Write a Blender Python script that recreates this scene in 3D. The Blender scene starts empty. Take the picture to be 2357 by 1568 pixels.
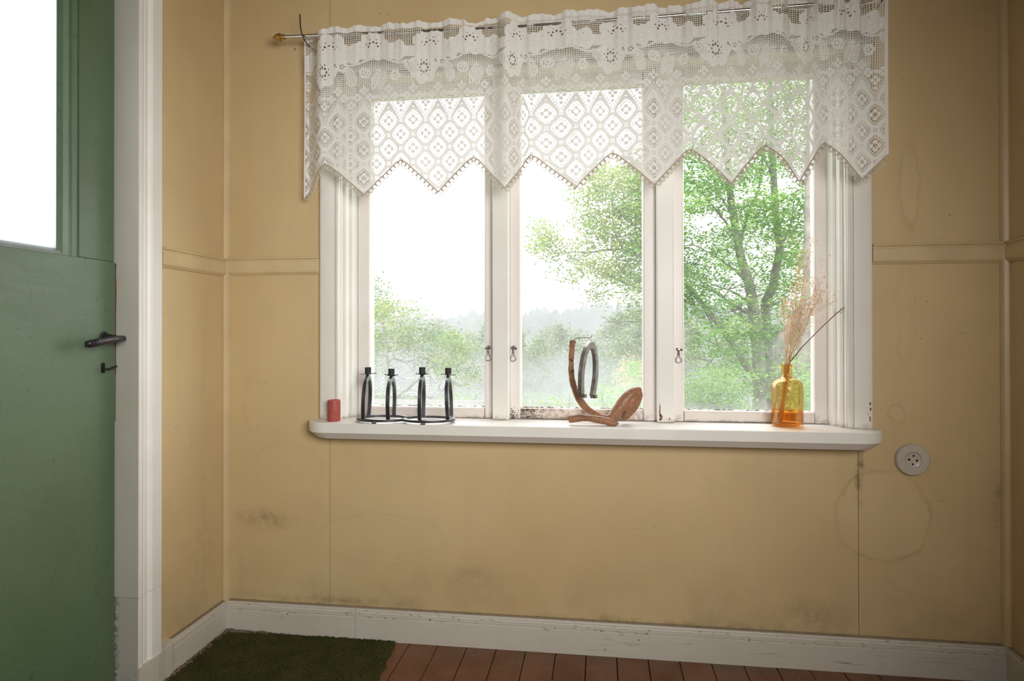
import bpy, math, random
import numpy as np
import mathutils.noise as mn0
from mathutils import Vector, Matrix
random.seed(7); rng = np.random.default_rng(7)
sc = bpy.context.scene
col = sc.collection

# ------------------------------------------------------------------ camera
F, YAW, PIT, ROL, CX, CY = 1500., .1378, .0048, -.0012, 1172.7, 759.6
CAM = np.array([1.3188, -2.1559, 1.05])
_f = np.array([-math.sin(YAW)*math.cos(PIT), math.cos(YAW)*math.cos(PIT), math.sin(PIT)])
_r = np.array([math.cos(YAW), math.sin(YAW), 0.]); _u = np.cross(_r, _f)
RR = np.array([_r*math.cos(ROL)+_u*math.sin(ROL), -_r*math.sin(ROL)+_u*math.cos(ROL), _f])
cam = bpy.data.objects.new('camera', bpy.data.cameras.new('camera')); col.objects.link(cam)
M = Matrix.Identity(4)
for i in range(3):
    M[i][0], M[i][1], M[i][2], M[i][3] = RR[0][i], RR[1][i], -RR[2][i], CAM[i]
cam.matrix_world = M
cam.data.sensor_width = 36; cam.data.sensor_fit = 'HORIZONTAL'; cam.data.lens = F/2357*36
cam.data.shift_x = (1178.5-CX)/2357; cam.data.shift_y = (CY-784)/2357
cam.data.clip_start = .05; cam.data.clip_end = 2000
sc.camera = cam
# ------------------------------------------------------------------ light and exposure
SKY = 5.0
sc.view_settings.view_transform = 'Standard'; sc.view_settings.look = 'None'
sc.view_settings.gamma = 1; sc.view_settings.use_curve_mapping = False
sc.view_settings.exposure = 0.0
w = bpy.data.worlds.new('overcast_sky'); sc.world = w; w.use_nodes = True
bgn = w.node_tree.nodes['Background']; bgn.inputs[0].default_value = (.97, .985, 1, 1); bgn.inputs[1].default_value = SKY
def area(name, loc, target, sx, sy, power, color, portal=False):
    l = bpy.data.lights.new(name, 'AREA'); l.shape = 'RECTANGLE'; l.size = sx; l.size_y = sy
    l.energy = power; l.color = color
    o = bpy.data.objects.new(name, l); col.objects.link(o); o.location = loc
    o.rotation_euler = (Vector(target)-Vector(loc)).to_track_quat('-Z', 'Y').to_euler()
    if portal: l.cycles.is_portal = True
    return o
area('window_portal', (1.26, .13, 1.34), (1.26, -1, 1.34), 1.62, 1.18, 1, (1, 1, 1), True)
# added fill lamp behind the camera, aimed to brighten the left and back walls
area('room_fill_light', (1.95, -2.40, 1.40), (.50, -.1, 1.06), 1.0, .7, 20, (1, .99, .965)).data.spread = math.radians(104)
cy = sc.cycles
cy.adaptive_threshold = .06; cy.max_bounces = 8; cy.diffuse_bounces = 3; cy.glossy_bounces = 4; cy.transmission_bounces = 8
cy.transparent_max_bounces = 24; cy.volume_bounces = 0; cy.sample_clamp_indirect = 6
cy.caustics_reflective = False; cy.caustics_refractive = True

def at(px, py, ax, val):
    """the point of the plane <axis ax> = val that the photograph shows at pixel px, py"""
    d = RR.T @ np.array([(px-CX)/F, -(py-CY)/F, 1.]); t = (val-CAM[ax])/d[ax]
    return CAM + d*t

# ------------------------------------------------------------------ mesh helpers
class MB:
    def __init__(s): s.v = []; s.f = []; s.a = None
    def add(s, vs, fs):
        n = len(s.v); s.v += [tuple(map(float, p)) for p in vs]; s.f += [tuple(i+n for i in f) for f in fs]; return s
    def box(s, x0, x1, y0, y1, z0, z1):
        vs = [(x, y, z) for x in (x0, x1) for y in (y0, y1) for z in (z0, z1)]
        return s.add(vs, [(0, 1, 3, 2), (4, 6, 7, 5), (0, 4, 5, 1), (2, 3, 7, 6), (0, 2, 6, 4), (1, 5, 7, 3)])
    def prism(s, prof, axis, a, b):
        """closed 2D outline prof extruded along axis from a to b (prof holds the other two coordinates in x,y,z order)"""
        n = len(prof); vs = []
        for t in (a, b):
            for p in prof:
                q = [p[0], p[1]]; q.insert(axis, t); vs.append(q)
        fs = [(i, (i+1) % n, n+(i+1) % n, n+i) for i in range(n)] + [tuple(range(n))[::-1], tuple(range(n, 2*n))]
        return s.add(vs, fs)
    def tube(s, pts, rad, seg=10, cap=True, flat=None, up=None):
        pts = [np.array(p, float) for p in pts]; n = len(pts)
        rad = rad if hasattr(rad, '__len__') else [rad]*n
        T = [pts[min(i+1, n-1)]-pts[max(i-1, 0)] for i in range(n)]
        T = [t/(np.linalg.norm(t)+1e-12) for t in T]
        ref = np.array(up, float) if up is not None else np.array([0, 0, 1.])
        if up is None and abs(T[0][2]) > .9: ref = np.array([1., 0, 0])
        N = ref-T[0]*(ref@T[0]); N /= np.linalg.norm(N); vs = []
        for i in range(n):
            if up is not None: N = ref-T[i]*(ref@T[i])
            else: N = N-T[i]*(N@T[i])
            N = N/(np.linalg.norm(N)+1e-12); B = np.cross(T[i], N)
            ra, rb = (rad[i] if hasattr(rad[i], '__len__') else (rad[i], rad[i]))
            if flat is None:
                for k in range(seg):
                    a = 2*math.pi*k/seg; vs.append(pts[i]+N*ra*math.cos(a)+B*rb*math.sin(a))
            else:
                for (c, d) in flat: vs.append(pts[i]+N*ra*c+B*rb*d)
        m = seg if flat is None else len(flat)
        fs = [(i*m+k, i*m+(k+1) % m, (i+1)*m+(k+1) % m, (i+1)*m+k) for i in range(n-1) for k in range(m)]
        if cap: fs += [tuple(range(m))[::-1], tuple((n-1)*m+k for k in range(m))]
        return s.add(vs, fs)
    def lathe(s, prof, c=(0, 0, 0), seg=32, axis=2, closed=False):
        vs = []; fs = []; n = len(prof)
        for k in range(seg):
            a = 2*math.pi*k/seg
            for r, h in prof:
                p = [r*math.cos(a), r*math.sin(a)]; p.insert(axis, h); vs.append([p[i]+c[i] for i in range(3)])
        for k in range(seg):
            q = (k+1) % seg
            for i in range(n if closed else n-1):
                j = (i+1) % n; fs.append((k*n+i, q*n+i, q*n+j, k*n+j))
        return s.add(vs, fs)
    def mesh(s, name):
        me = bpy.data.meshes.new(name); me.from_pydata(s.v, [], s.f); me.validate(); me.update(); return me
    def build(s, name, mat, parent=None, smooth=False, bevel=0):
        return link(name, s.mesh(name), mat, parent, smooth, bevel)
def fixn(me):
    import bmesh
    b = bmesh.new(); b.from_mesh(me); bmesh.ops.recalc_face_normals(b, faces=b.faces); b.to_mesh(me); b.free()
def link(name, me, mat, parent=None, smooth=False, bevel=0):
    if len(me.polygons) < 60000: fixn(me)
    o = bpy.data.objects.new(name, me); col.objects.link(o)
    if mat: me.materials.append(mat)
    if parent: o.parent = parent
    if smooth:
        me.polygons.foreach_set('use_smooth', [True]*len(me.polygons))
        if smooth == 'auto':
            try: me.set_sharp_from_angle(angle=math.radians(35))
            except Exception: pass
    if bevel:
        m = o.modifiers.new('bevel', 'BEVEL'); m.width = bevel; m.segments = 2; m.limit_method = 'ANGLE'; m.angle_limit = .7
    return o
def npmesh(name, V, Q, mat, parent=None, attr=None, smooth=False):
    """fast mesh from arrays: Q is (n,4) or (n,3)"""
    me = bpy.data.meshes.new(name); k = Q.shape[1]
    me.vertices.add(len(V)); me.vertices.foreach_set('co', np.asarray(V, np.float32).ravel())
    me.loops.add(Q.size); me.loops.foreach_set('vertex_index', Q.astype(np.int32).ravel())
    me.polygons.add(len(Q)); me.polygons.foreach_set('loop_start', np.arange(0, Q.size, k, dtype=np.int32))
    if attr is not None:
        a = me.attributes.new('rnd', 'FLOAT', 'FACE'); a.data.foreach_set('value', np.asarray(attr, np.float32))
    me.update(calc_edges=True); me.validate()
    if smooth: me.polygons.foreach_set('use_smooth', [True]*len(me.polygons))
    o = bpy.data.objects.new(name, me); col.objects.link(o); me.materials.append(mat)
    if parent: o.parent = parent
    return o
def tag(o, label=None, cat=None, group=None, kind=None):
    if label: o['label'] = label
    if cat: o['category'] = cat
    if group: o['group'] = group
    if kind: o['kind'] = kind
    return o
def empty(name, loc=(0, 0, 0)):
    o = bpy.data.objects.new(name, None); col.objects.link(o); o.empty_display_size = .05
    return o          # parts keep world coordinates; the origin is set to the thing's base by base()
def base(root, loc):
    loc = Vector(loc)
    root.location = loc
    for ch in root.children: ch.location = Vector(ch.location)-loc
    return root
def struct(o): o['kind'] = 'structure'; return o

# ------------------------------------------------------------------ materials
class NT:
    def __init__(s, name):
        s.m = bpy.data.materials.new(name); s.m.use_nodes = True; s.t = s.m.node_tree
        s.b = s.t.nodes['Principled BSDF']; s.out = s.t.nodes['Material Output']
    def n(s, typ, **kw):
        o = s.t.nodes.new(typ)
        for k, v in kw.items():
            if k.startswith('i_'): 
                key = k[2:]; key = int(key) if key.isdigit() else key
                s.set(o.inputs[key], v)
            else: setattr(o, k, v)
        return o
    def set(s, inp, v):
        if isinstance(v, bpy.types.NodeSocket): s.t.links.new(v, inp)
        else: inp.default_value = v
    def math(s, op, a, b=0., clamp=False):
        o = s.n('ShaderNodeMath', operation=op, use_clamp=clamp); s.set(o.inputs[0], a); s.set(o.inputs[1], b); return o.outputs[0]
    def coord(s, sc3=(1, 1, 1), loc=(0, 0, 0)):
        c = s.n('ShaderNodeTexCoord'); mp = s.n('ShaderNodeMapping'); s.t.links.new(c.outputs['Object'], mp.inputs[0])
        mp.inputs['Scale'].default_value = sc3; mp.inputs['Location'].default_value = loc; return mp.outputs[0]
    def noise(s, scale, det=4, rough=.55, vec=None, dist=0):
        o = s.n('ShaderNodeTexNoise'); s.set(o.inputs['Vector'], vec if vec is not None else s.coord())
        o.inputs['Scale'].default_value = scale; o.inputs['Detail'].default_value = det; o.inputs['Roughness'].default_value = rough
        o.inputs['Distortion'].default_value = dist; return o.outputs['Fac']
    def ramp(s, fac, lo, hi, a=0., b=1.):
        o = s.n('ShaderNodeMapRange'); s.set(o.inputs[0], fac); o.inputs[1].default_value = lo; o.inputs[2].default_value = hi
        s.set(o.inputs[3], a); s.set(o.inputs[4], b); return o.outputs[0]
    def mix(s, fac, a, b, mode='MIX'):
        o = s.n('ShaderNodeMix', data_type='RGBA', blend_type=mode); s.set(o.inputs[0], fac)
        s.set(o.inputs[6], a if isinstance(a, bpy.types.NodeSocket) else (*a, 1)); s.set(o.inputs[7], b if isinstance(b, bpy.types.NodeSocket) else (*b, 1))
        return o.outputs[2]
    def bump(s, h, strength=.3, dist=.002):
        o = s.n('ShaderNodeBump'); o.inputs['Strength'].default_value = strength; o.inputs['Distance'].default_value = dist
        s.set(o.inputs['Height'], h); s.t.links.new(o.outputs[0], s.b.inputs['Normal'])
    def fin(s, colr=None, rough=.6, metal=0., spec=.4):
        if colr is not None: s.set(s.b.inputs['Base Color'], colr if isinstance(colr, bpy.types.NodeSocket) else (*colr, 1))
        s.set(s.b.inputs['Roughness'], rough); s.b.inputs['Metallic'].default_value = metal
        s.b.inputs['Specular IOR Level'].default_value = spec
        return s.m
def plain(name, c, rough=.5, metal=0., var=.15, scale=30, bump=0, spec=.4):
    k = NT(name); n = k.noise(scale)
    cc = k.mix(k.ramp(n, .3, .7), tuple(x*(1-var) for x in c), tuple(min(1, x*(1+var)) for x in c))
    if bump: k.bump(n, bump, .002)
    return k.fin(cc, rough, metal, spec)

CREAM = (.60, .475, .285)
def wall_mat(name, stains, axes='xz', rough=(.42, .6), spec=.35):
    k = NT(name)
    n1 = k.noise(1.6, 3, .6); n2 = k.noise(9, 3, .6); n3 = k.noise(220, 1)
    c = k.mix(k.ramp(n1, .35, .7), (.62, .47, .25), (.55, .40, .205))
    c = k.mix(k.ramp(n2, .45, .75, 0, .35), c, (.52, .41, .24))
    # vertical runs in the paint
    n4 = k.noise(1, 3, .5, k.coord((26, 26, .8)))
    c = k.mix(k.ramp(n4, .5, .8, 0, .22), c, (.50, .36, .22))
    cd = k.n('ShaderNodeTexCoord').outputs['Object']; sp = k.n('ShaderNodeSeparateXYZ'); k.t.links.new(cd, sp.inputs[0])
    A = sp.outputs[0] if axes[0] == 'x' else sp.outputs[1]; Z = sp.outputs[2]
    w1 = k.math('MULTIPLY', k.math('SUBTRACT', k.noise(14, 4), .5), .05)
    w2 = k.math('MULTIPLY', k.math('SUBTRACT', k.noise(11, 4, vec=k.coord(loc=(5, 3, 1))), .5), .05)
    for (cx, cz, a, b, kind, s) in stains:
        dx = k.math('DIVIDE', k.math('SUBTRACT', k.math('ADD', A, w1), cx), a)
        dz = k.math('DIVIDE', k.math('SUBTRACT', k.math('ADD', Z, w2), cz), b)
        d = k.math('SQRT', k.math('ADD', k.math('MULTIPLY', dx, dx), k.math('MULTIPLY', dz, dz)))
        if kind == 'ring':
            wd = .006/min(a, b)+.02
            r = k.math('SUBTRACT', 1., k.math('DIVIDE', k.math('ABSOLUTE', k.math('SUBTRACT', d, 1.)), wd), True)
            c = k.mix(k.math('MULTIPLY', k.math('MULTIPLY', r, s*.8), k.ramp(n2, .35, .6, .25, 1)), c, (.30, .19, .09))
            ins = k.ramp(d, .9, 1., 1, 0); c = k.mix(k.math('MULTIPLY', ins, s*.25), c, (.70, .56, .36))
        else:
            ins = k.math('MULTIPLY', k.ramp(d, .2, 1.1, 1, 0), k.ramp(k.noise(30, 5), .35, .65))
            c = k.mix(k.math('MULTIPLY', ins, s), c, (.17, .12, .07))
    # fly specks and chips
    v = k.n('ShaderNodeTexVoronoi'); v.inputs['Scale'].default_value = 26; k.t.links.new(k.coord(), v.inputs['Vector'])
    spk = k.math('LESS_THAN', v.outputs['Distance'], k.ramp(k.noise(23, 2, vec=k.coord(loc=(9, 9, 9))), .48, .68, 0, .062))
    c = k.mix(k.math('MULTIPLY', spk, .75), c, (.10, .06, .035))
    scr = k.noise(1, 2, .5, k.coord((8, 8, 90)), 3)
    c = k.mix(k.ramp(scr, .73, .78, 0, .4), c, (.16, .10, .06))
    # grime along the baseboard, mostly near the floor
    low = k.ramp(Z, .11, .32, 1, 0); c = k.mix(k.math('MULTIPLY', low, k.ramp(k.noise(5, 6, .7), .45, .75, 0, .55)), c, (.26, .21, .12))
    k.bump(k.math('ADD', k.math('MULTIPLY', n3, .25), n2), .12, .003)
    return k.fin(c, k.ramp(n2, .3, .7, rough[0], rough[1]), 0, spec)
def Wp(px, py):
    p = at(px, py, 1, 0); return p[0], p[2]
def st(px, py, ax, bx, kind, s):
    x, z = Wp(px, py); return (x, z, ax*.00145, bx*.00145, kind, s)
WALL_STAINS = [
    st(2092, 430, 20, 85, 'ring', .35), st(2085, 720, 16, 110, 'ring', .22), st(2032, 1190, 95, 95, 'ring', .45),
    st(2065, 955, 16, 18, 'ring', .4), st(585, 930, 26, 60, 'ring', .14), st(610, 1195, 85, 28, 'fill', .55),
    st(880, 1240, 150, 60, 'ring', .12), st(1080, 1330, 90, 35, 'fill', .3), st(660, 1080, 90, 60, 'ring', .12),
    st(1490, 1130, 140, 110, 'ring', .05), st(2300, 1160, 16, 70, 'fill', .6), st(1860, 1415, 90, 45, 'fill', .35),
    st(2230, 1330, 160, 60, 'ring', .12), st(1980, 1085, 9, 85, 'fill', .9), st(1600, 1445, 500, 14, 'fill', .6), st(760, 1380, 200, 12, 'fill', .5), st(1625, 1280, 22, 160, 'ring', .08)]
m_wall_side = wall_mat('cream_side_wall_paint', [(-.12, .3, .1, .2, 'fill', .2)], 'yz', (.40, .50), 1.0)
_k = NT('chair_rail_paint'); _n = _k.noise(8, 4); _c = _k.mix(_k.ramp(_n, .35, .7), (.63, .49, .275), (.55, .42, .235))
_k.bump(_n, .1, .002); m_rail = _k.fin(_c, .4, 0, .5)

def white_mat(name, c=(.80, .775, .73), chip=.0, zdirt=None, spec=.45, rough=.38, streak=(30, 30, 1.5)):
    k = NT(name); n1 = k.noise(5, 4); n2 = k.noise(1, 4, .6, k.coord(streak)); n3 = k.noise(60, 5, .65)
    cc = k.mix(k.ramp(n1, .35, .7, 0, 1), c, tuple(x*y for x, y in zip(c, (.94, .93, .90))))
    cc = k.mix(k.ramp(n2, .5, .8, 0, .10), cc, tuple(x*.86 for x in c))
    if chip:
        v = k.n('ShaderNodeTexVoronoi'); v.inputs['Scale'].default_value = 38; k.t.links.new(k.coord(), v.inputs['Vector'])
        msk = k.noise(17, 3, vec=k.coord(loc=(4, 1, 7)))
        sp = k.math('LESS_THAN', k.math('ADD', v.outputs['Distance'], k.math('MULTIPLY', n3, .12)), k.ramp(msk, .45, .68, .0, .02+.13*chip))
        cc = k.mix(k.math('MULTIPLY', sp, .85), cc, (.12, .085, .06))
        scr = k.noise(1, 3, .6, k.coord((6, 40, 90)), 2)
        cc = k.mix(k.ramp(scr, .69-.05*chip, .76, 0, min(.8, .5*chip)), cc, (.20, .15, .11))
    if zdirt:
        sp = k.n('ShaderNodeSeparateXYZ'); k.t.links.new(k.n('ShaderNodeTexCoord').outputs['Object'], sp.inputs[0])
        for (ax, lo, hi, amt, dc) in zdirt:
            g = k.ramp(sp.outputs[ax], lo, hi, 1, 0)
            d = k.math('MULTIPLY', g, k.ramp(k.math('ADD', n3, k.math('MULTIPLY', g, .22)), .56, .66, 0, amt))
            cc = k.mix(d, cc, dc)
    k.bump(k.math('ADD', n2, k.math('MULTIPLY', n3, .4)), .12, .0015)
    return k.fin(cc, rough, 0, spec)
m_white = white_mat('window_white_paint', zdirt=[(2, .752, .775, .6, (.22, .13, .08))])
m_sash = white_mat('sash_white_paint', (.80, .745, .71), zdirt=[(2, .75, .79, .5, (.20, .13, .09))])
m_putty = white_mat('cracked_putty_paint', (.76, .69, .64), chip=.5, zdirt=[(2, .75, .768, .8, (.16, .10, .07))])
m_mold = white_mat('moldy_putty_paint', (.70, .60, .53), chip=1., zdirt=[(2, .60, .95, .9, (.13, .085, .06))])
m_sill = white_mat('sill_white_paint', (.80, .77, .73), chip=.12, streak=(1.5, 30, 30))
m_base = white_mat('baseboard_grey_white_paint', (.60, .56, .49), chip=1.3, rough=.45, streak=(2, 30, 30),
                   zdirt=None)
m_groove = white_mat('dusty_top_bead_paint', (.30, .24, .165), chip=1.2, rough=.6, zdirt=[(2, -1, .4, .8, (.17, .12, .07))])
m_jamb = white_mat('door_jamb_grey_paint', (.50, .475, .42), chip=.5, rough=.35, zdirt=[(2, 0, .25, .35, (.12, .08, .055))])
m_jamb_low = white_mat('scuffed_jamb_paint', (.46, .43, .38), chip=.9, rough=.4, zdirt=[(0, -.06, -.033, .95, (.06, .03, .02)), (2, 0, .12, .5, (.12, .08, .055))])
m_casing = white_mat('door_casing_white_paint', (.80, .78, .75), chip=.2)

k = NT('green_door_paint'); n1 = k.noise(3, 5); n2 = k.noise(1, 5, .65, k.coord((6, 6, 70)), 1.5); n3 = k.noise(90, 4)
c = k.mix(k.ramp(n1, .35, .65), (.085, .15, .075), (.07, .125, .06))
c = k.mix(k.ramp(n2, .62, .8, 0, .3), c, (.15, .19, .14))
arc = k.noise(1, 3, .5, k.coord((3, 30, 14)), 3.5); c = k.mix(k.ramp(arc, .62, .7, 0, .5), c, (.035, .058, .03))
v = k.n('ShaderNodeTexVoronoi'); v.inputs['Scale'].default_value = 45; k.t.links.new(k.coord(), v.inputs['Vector'])
c = k.mix(k.math('MULTIPLY', k.math('LESS_THAN', v.outputs['Distance'], k.ramp(n1, .5, .75, 0, .06)), .5), c, (.28, .33, .27))
k.bump(k.math('ADD', n2, k.math('MULTIPLY', n3, .4)), .12, .002)
m_green = k.fin(c, k.ramp(n2, .3, .7, .36, .5), 0, 1.)

k = NT('brown_floor_paint'); n1 = k.noise(7, 5); n2 = k.noise(1, 5, .6, k.coord((50, 3, 50))); n3 = k.noise(300, 2)
oi = k.n('ShaderNodeObjectInfo').outputs['Random']
c = k.mix(k.ramp(n1, .35, .7), (.20, .080, .034), (.135, .056, .026)); c = k.mix(k.ramp(n2, .4, .8, 0, .5), c, (.10, .055, .035))
c = k.mix(k.math('MULTIPLY', oi, .3), c, (.25, .11, .05)); c = k.mix(k.ramp(n3, .70, .74, 0, .55), c, (.45, .38, .32))
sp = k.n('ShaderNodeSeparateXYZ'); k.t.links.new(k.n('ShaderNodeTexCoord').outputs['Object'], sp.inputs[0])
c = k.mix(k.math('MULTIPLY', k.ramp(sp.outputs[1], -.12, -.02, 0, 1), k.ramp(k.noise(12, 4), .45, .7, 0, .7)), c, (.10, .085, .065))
k.bump(n2, .15, .002); m_floor = k.fin(c, k.ramp(n1, .3, .7, .35, .6), 0, .4)
k = NT('moss_green_carpet'); n1 = k.noise(14, 4); n2 = k.noise(240, 3)
c = k.mix(k.ramp(n1, .35, .65), (.055, .06, .018), (.085, .082, .028)); c = k.mix(k.ramp(n2, .35, .65, 0, .8), c, (.022, .024, .008))
m_carpet = k.fin(c, .95, 0, .1)
m_fluff = plain('dust_fluff', (.16, .115, .085), .95, var=.4, scale=90)
k = NT('weathered_black_iron'); n1 = k.noise(60, 4); n2 = k.noise(300, 3)
c = k.mix(k.ramp(n1, .55, .75, 0, .5), (.018, .019, .022), (.10, .10, .105)); c = k.mix(k.ramp(n2, .7, .76, 0, .5), c, (.3, .28, .26))
k.bump(n1, .2, .001); k.b.inputs['Coat Weight'].default_value = .7; k.b.inputs['Coat Roughness'].default_value = .42; m_iron = k.fin(c, .3, .2, 1.)
m_black = plain('matt_black_paint', (.02, .02, .022), .6, var=.2)
k = NT('hammered_black_iron'); v = k.n('ShaderNodeTexVoronoi'); v.inputs['Scale'].default_value = 160; k.t.links.new(k.coord(), v.inputs['Vector'])
k.bump(v.outputs['Distance'], .35, .002); m_hammer = k.fin((.045, .038, .042), .3, .55, .7)
m_hole = plain('dark_hole', (.006, .006, .006), .9)
k = NT('brushed_old_steel'); n1 = k.noise(50, 4); n2 = k.noise(220, 3)
c = k.mix(k.ramp(n1, .4, .7), (.26, .235, .21), (.13, .11, .09)); c = k.mix(k.ramp(n2, .62, .75, 0, .5), c, (.15, .11, .08))
k.bump(n2, .2, .001); m_steel = k.fin(c, .36, .75, .5)
m_chrome = plain('curtain_rod_steel', (.62, .61, .60), .22, 1., .05)
m_rust = plain('rusty_nail_steel', (.10, .075, .055), .5, .6, .4, 200)
m_wire = plain('tarnished_latch_steel', (.30, .27, .24), .32, .9, .2)
m_brass = plain('brass', (.52, .33, .11), .28, .9, .15, 120)
m_red = plain('red_wax', (.36, .075, .06), .5, 0, .25, 90, .15)
m_wick = plain('wick', (.08, .05, .04), .9)
k = NT('driftwood'); n1 = k.noise(1, 6, .6, k.coord((45, 45, 22)), 1.5); n2 = k.noise(22, 4); n3 = k.noise(9, 3)
c = k.mix(k.ramp(n1, .3, .7), (.36, .175, .09), (.22, .095, .045)); c = k.mix(k.ramp(n2, .6, .85, 0, .55), c, (.50, .31, .19))
c = k.mix(k.ramp(n3, .6, .75, 0, .6), c, (.10, .045, .03))
k.bump(k.math('ADD', n1, n2), .4, .003); m_wood = k.fin(c, .42, 0, .45)
m_knot = plain('dark_knots', (.05, .02, .012), .8)
m_stick = plain('reddish_brown_stem', (.26, .10, .055), .5, 0, .3, 200)
k = NT('dried_straw'); n1 = k.noise(90, 3); c = k.mix(k.ramp(n1, .35, .65), (.72, .50, .30), (.84, .66, .44))
tr = k.n('ShaderNodeBsdfTranslucent'); k.set(tr.inputs[0], c); k.fin(c, .6)
ms = k.n('ShaderNodeMixShader', i_0=.3); k.t.links.new(k.b.outputs[0], ms.inputs[1]); k.t.links.new(tr.outputs[0], ms.inputs[2]); k.t.links.new(ms.outputs[0], k.out.inputs[0])
m_straw = k.m
k = NT('pale_florets'); c = k.mix(k.ramp(k.noise(120, 3), .35, .65), (.93, .84, .72), (.82, .62, .44))
tr = k.n('ShaderNodeBsdfTranslucent'); k.set(tr.inputs[0], c); k.fin(c, .7)
ms = k.n('ShaderNodeMixShader', i_0=.55); k.t.links.new(k.b.outputs[0], ms.inputs[1]); k.t.links.new(tr.outputs[0], ms.inputs[2]); k.t.links.new(ms.outputs[0], k.out.inputs[0])
m_floret = k.m
def tint_glass(name, cen, edge, refl):
    '''thin-walled coloured glass: each wall crossed tints what is seen through it, more so where it is seen edge-on'''
    k = NT(name); t = k.t; t.nodes.remove(k.b); lw = k.n('ShaderNodeLayerWeight', i_Blend=.5)
    f = k.math('POWER', lw.outputs['Facing'], 3.)
    tr = k.n('ShaderNodeBsdfTransparent'); k.set(tr.inputs[0], k.mix(f, cen, edge))
    gl = k.n('ShaderNodeBsdfGlossy'); gl.inputs['Roughness'].default_value = .03; lf = k.n('ShaderNodeFresnel'); lf.inputs['IOR'].default_value = 1.45
    ms = k.n('ShaderNodeMixShader'); k.set(ms.inputs[0], k.math('MULTIPLY', lf.outputs[0], refl)); t.links.new(tr.outputs[0], ms.inputs[1]); t.links.new(gl.outputs[0], ms.inputs[2]); t.links.new(ms.outputs[0], k.out.inputs[0])
    return k.m
m_amber = tint_glass('amber_glass', (.99, .885, .68), (.96, .76, .46), .35)
m_liquid = tint_glass('amber_liquid', (.995, .79, .50), (.97, .66, .34), .3)
m_socket = plain('old_white_porcelain', (.50, .45, .39), .25, 0, .06, 12)

def film_glass(name, amt, grad):
    """old window pane: clear glass under a thin film of dust that is thicker towards the putty"""
    k = NT(name); t = k.t; t.nodes.remove(k.b)
    cd = k.n('ShaderNodeTexCoord').outputs['Object']; sp = k.n('ShaderNodeSeparateXYZ'); t.links.new(cd, sp.inputs[0])
    n = k.noise(2.2, 6, .65); n2 = k.noise(1, 5, .7, k.coord((9, 1, 3)), 1)
    d = k.math('ADD', k.math('MULTIPLY', k.ramp(sp.outputs[2], .79, 1.15, 1, 0), grad), amt)
    d = k.math('MULTIPLY', d, k.math('ADD', k.ramp(n, .3, .75, .55, 1.4), k.ramp(n2, .55, .8, 0, .5)), True)
    tr = k.n('ShaderNodeBsdfTransparent'); df = k.n('ShaderNodeBsdfTranslucent'); df.inputs[0].default_value = (.93, .95, .95, 1)
    ms = k.n('ShaderNodeMixShader'); k.set(ms.inputs[0], d); t.links.new(tr.outputs[0], ms.inputs[1]); t.links.new(df.outputs[0], ms.inputs[2])
    gl = k.n('ShaderNodeBsdfGlossy'); gl.inputs['Roughness'].default_value = .02
    m2 = k.n('ShaderNodeMixShader', i_0=.001); t.links.new(ms.outputs[0], m2.inputs[1]); t.links.new(gl.outputs[0], m2.inputs[2])
    t.links.new(m2.outputs[0], k.out.inputs[0]); return k.m
m_pane = film_glass('dusty_window_glass', .05, .08); m_pane_clean = film_glass('cleaner_window_glass', .022, .05)
k = NT('frosted_door_glass'); t = k.t; tb = k.n('ShaderNodeBsdfTranslucent'); tb.inputs[0].default_value = (.66, .67, .68, 1)
bp = k.n('ShaderNodeBump'); bp.inputs['Strength'].default_value = .35; bp.inputs['Distance'].default_value = .004; k.set(bp.inputs['Height'], k.noise(45, 3, dist=1)); t.links.new(bp.outputs[0], tb.inputs['Normal'])
gl = k.n('ShaderNodeBsdfGlossy'); gl.inputs['Roughness'].default_value = .25; ms = k.n('ShaderNodeMixShader', i_0=.05)
t.links.new(tb.outputs[0], ms.inputs[1]); t.links.new(gl.outputs[0], ms.inputs[2]); t.links.new(ms.outputs[0], k.out.inputs[0]); m_frost = k.m

def cloth_mat(name, c):
    k = NT(name); t = k.t; t.nodes.remove(k.b)
    a = k.n('ShaderNodeAttribute'); a.attribute_name = 'rnd'
    n = k.noise(700, 2); cc = k.mix(k.ramp(n, .3, .7, 0, .5), c, tuple(x*.86 for x in c))
    df = k.n('ShaderNodeBsdfDiffuse'); k.set(df.inputs[0], cc); tl = k.n('ShaderNodeBsdfTranslucent'); k.set(tl.inputs[0], cc)
    ms = k.n('ShaderNodeMixShader', i_0=.105); t.links.new(df.outputs[0], ms.inputs[1]); t.links.new(tl.outputs[0], ms.inputs[2])
    tr = k.n('ShaderNodeBsdfTransparent'); m2 = k.n('ShaderNodeMixShader'); t.links.new(a.outputs['Fac'], m2.inputs[0])
    t.links.new(tr.outputs[0], m2.inputs[1]); t.links.new(ms.outputs[0], m2.inputs[2]); t.links.new(m2.outputs[0], k.out.inputs[0]); return k.m
m_lace = cloth_mat('white_cotton_lace', (.86, .83, .79))
k = NT('beige_lace_thread'); k.fin((.52, .43, .34), .9, 0, .1); m_thread = k.m

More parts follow.
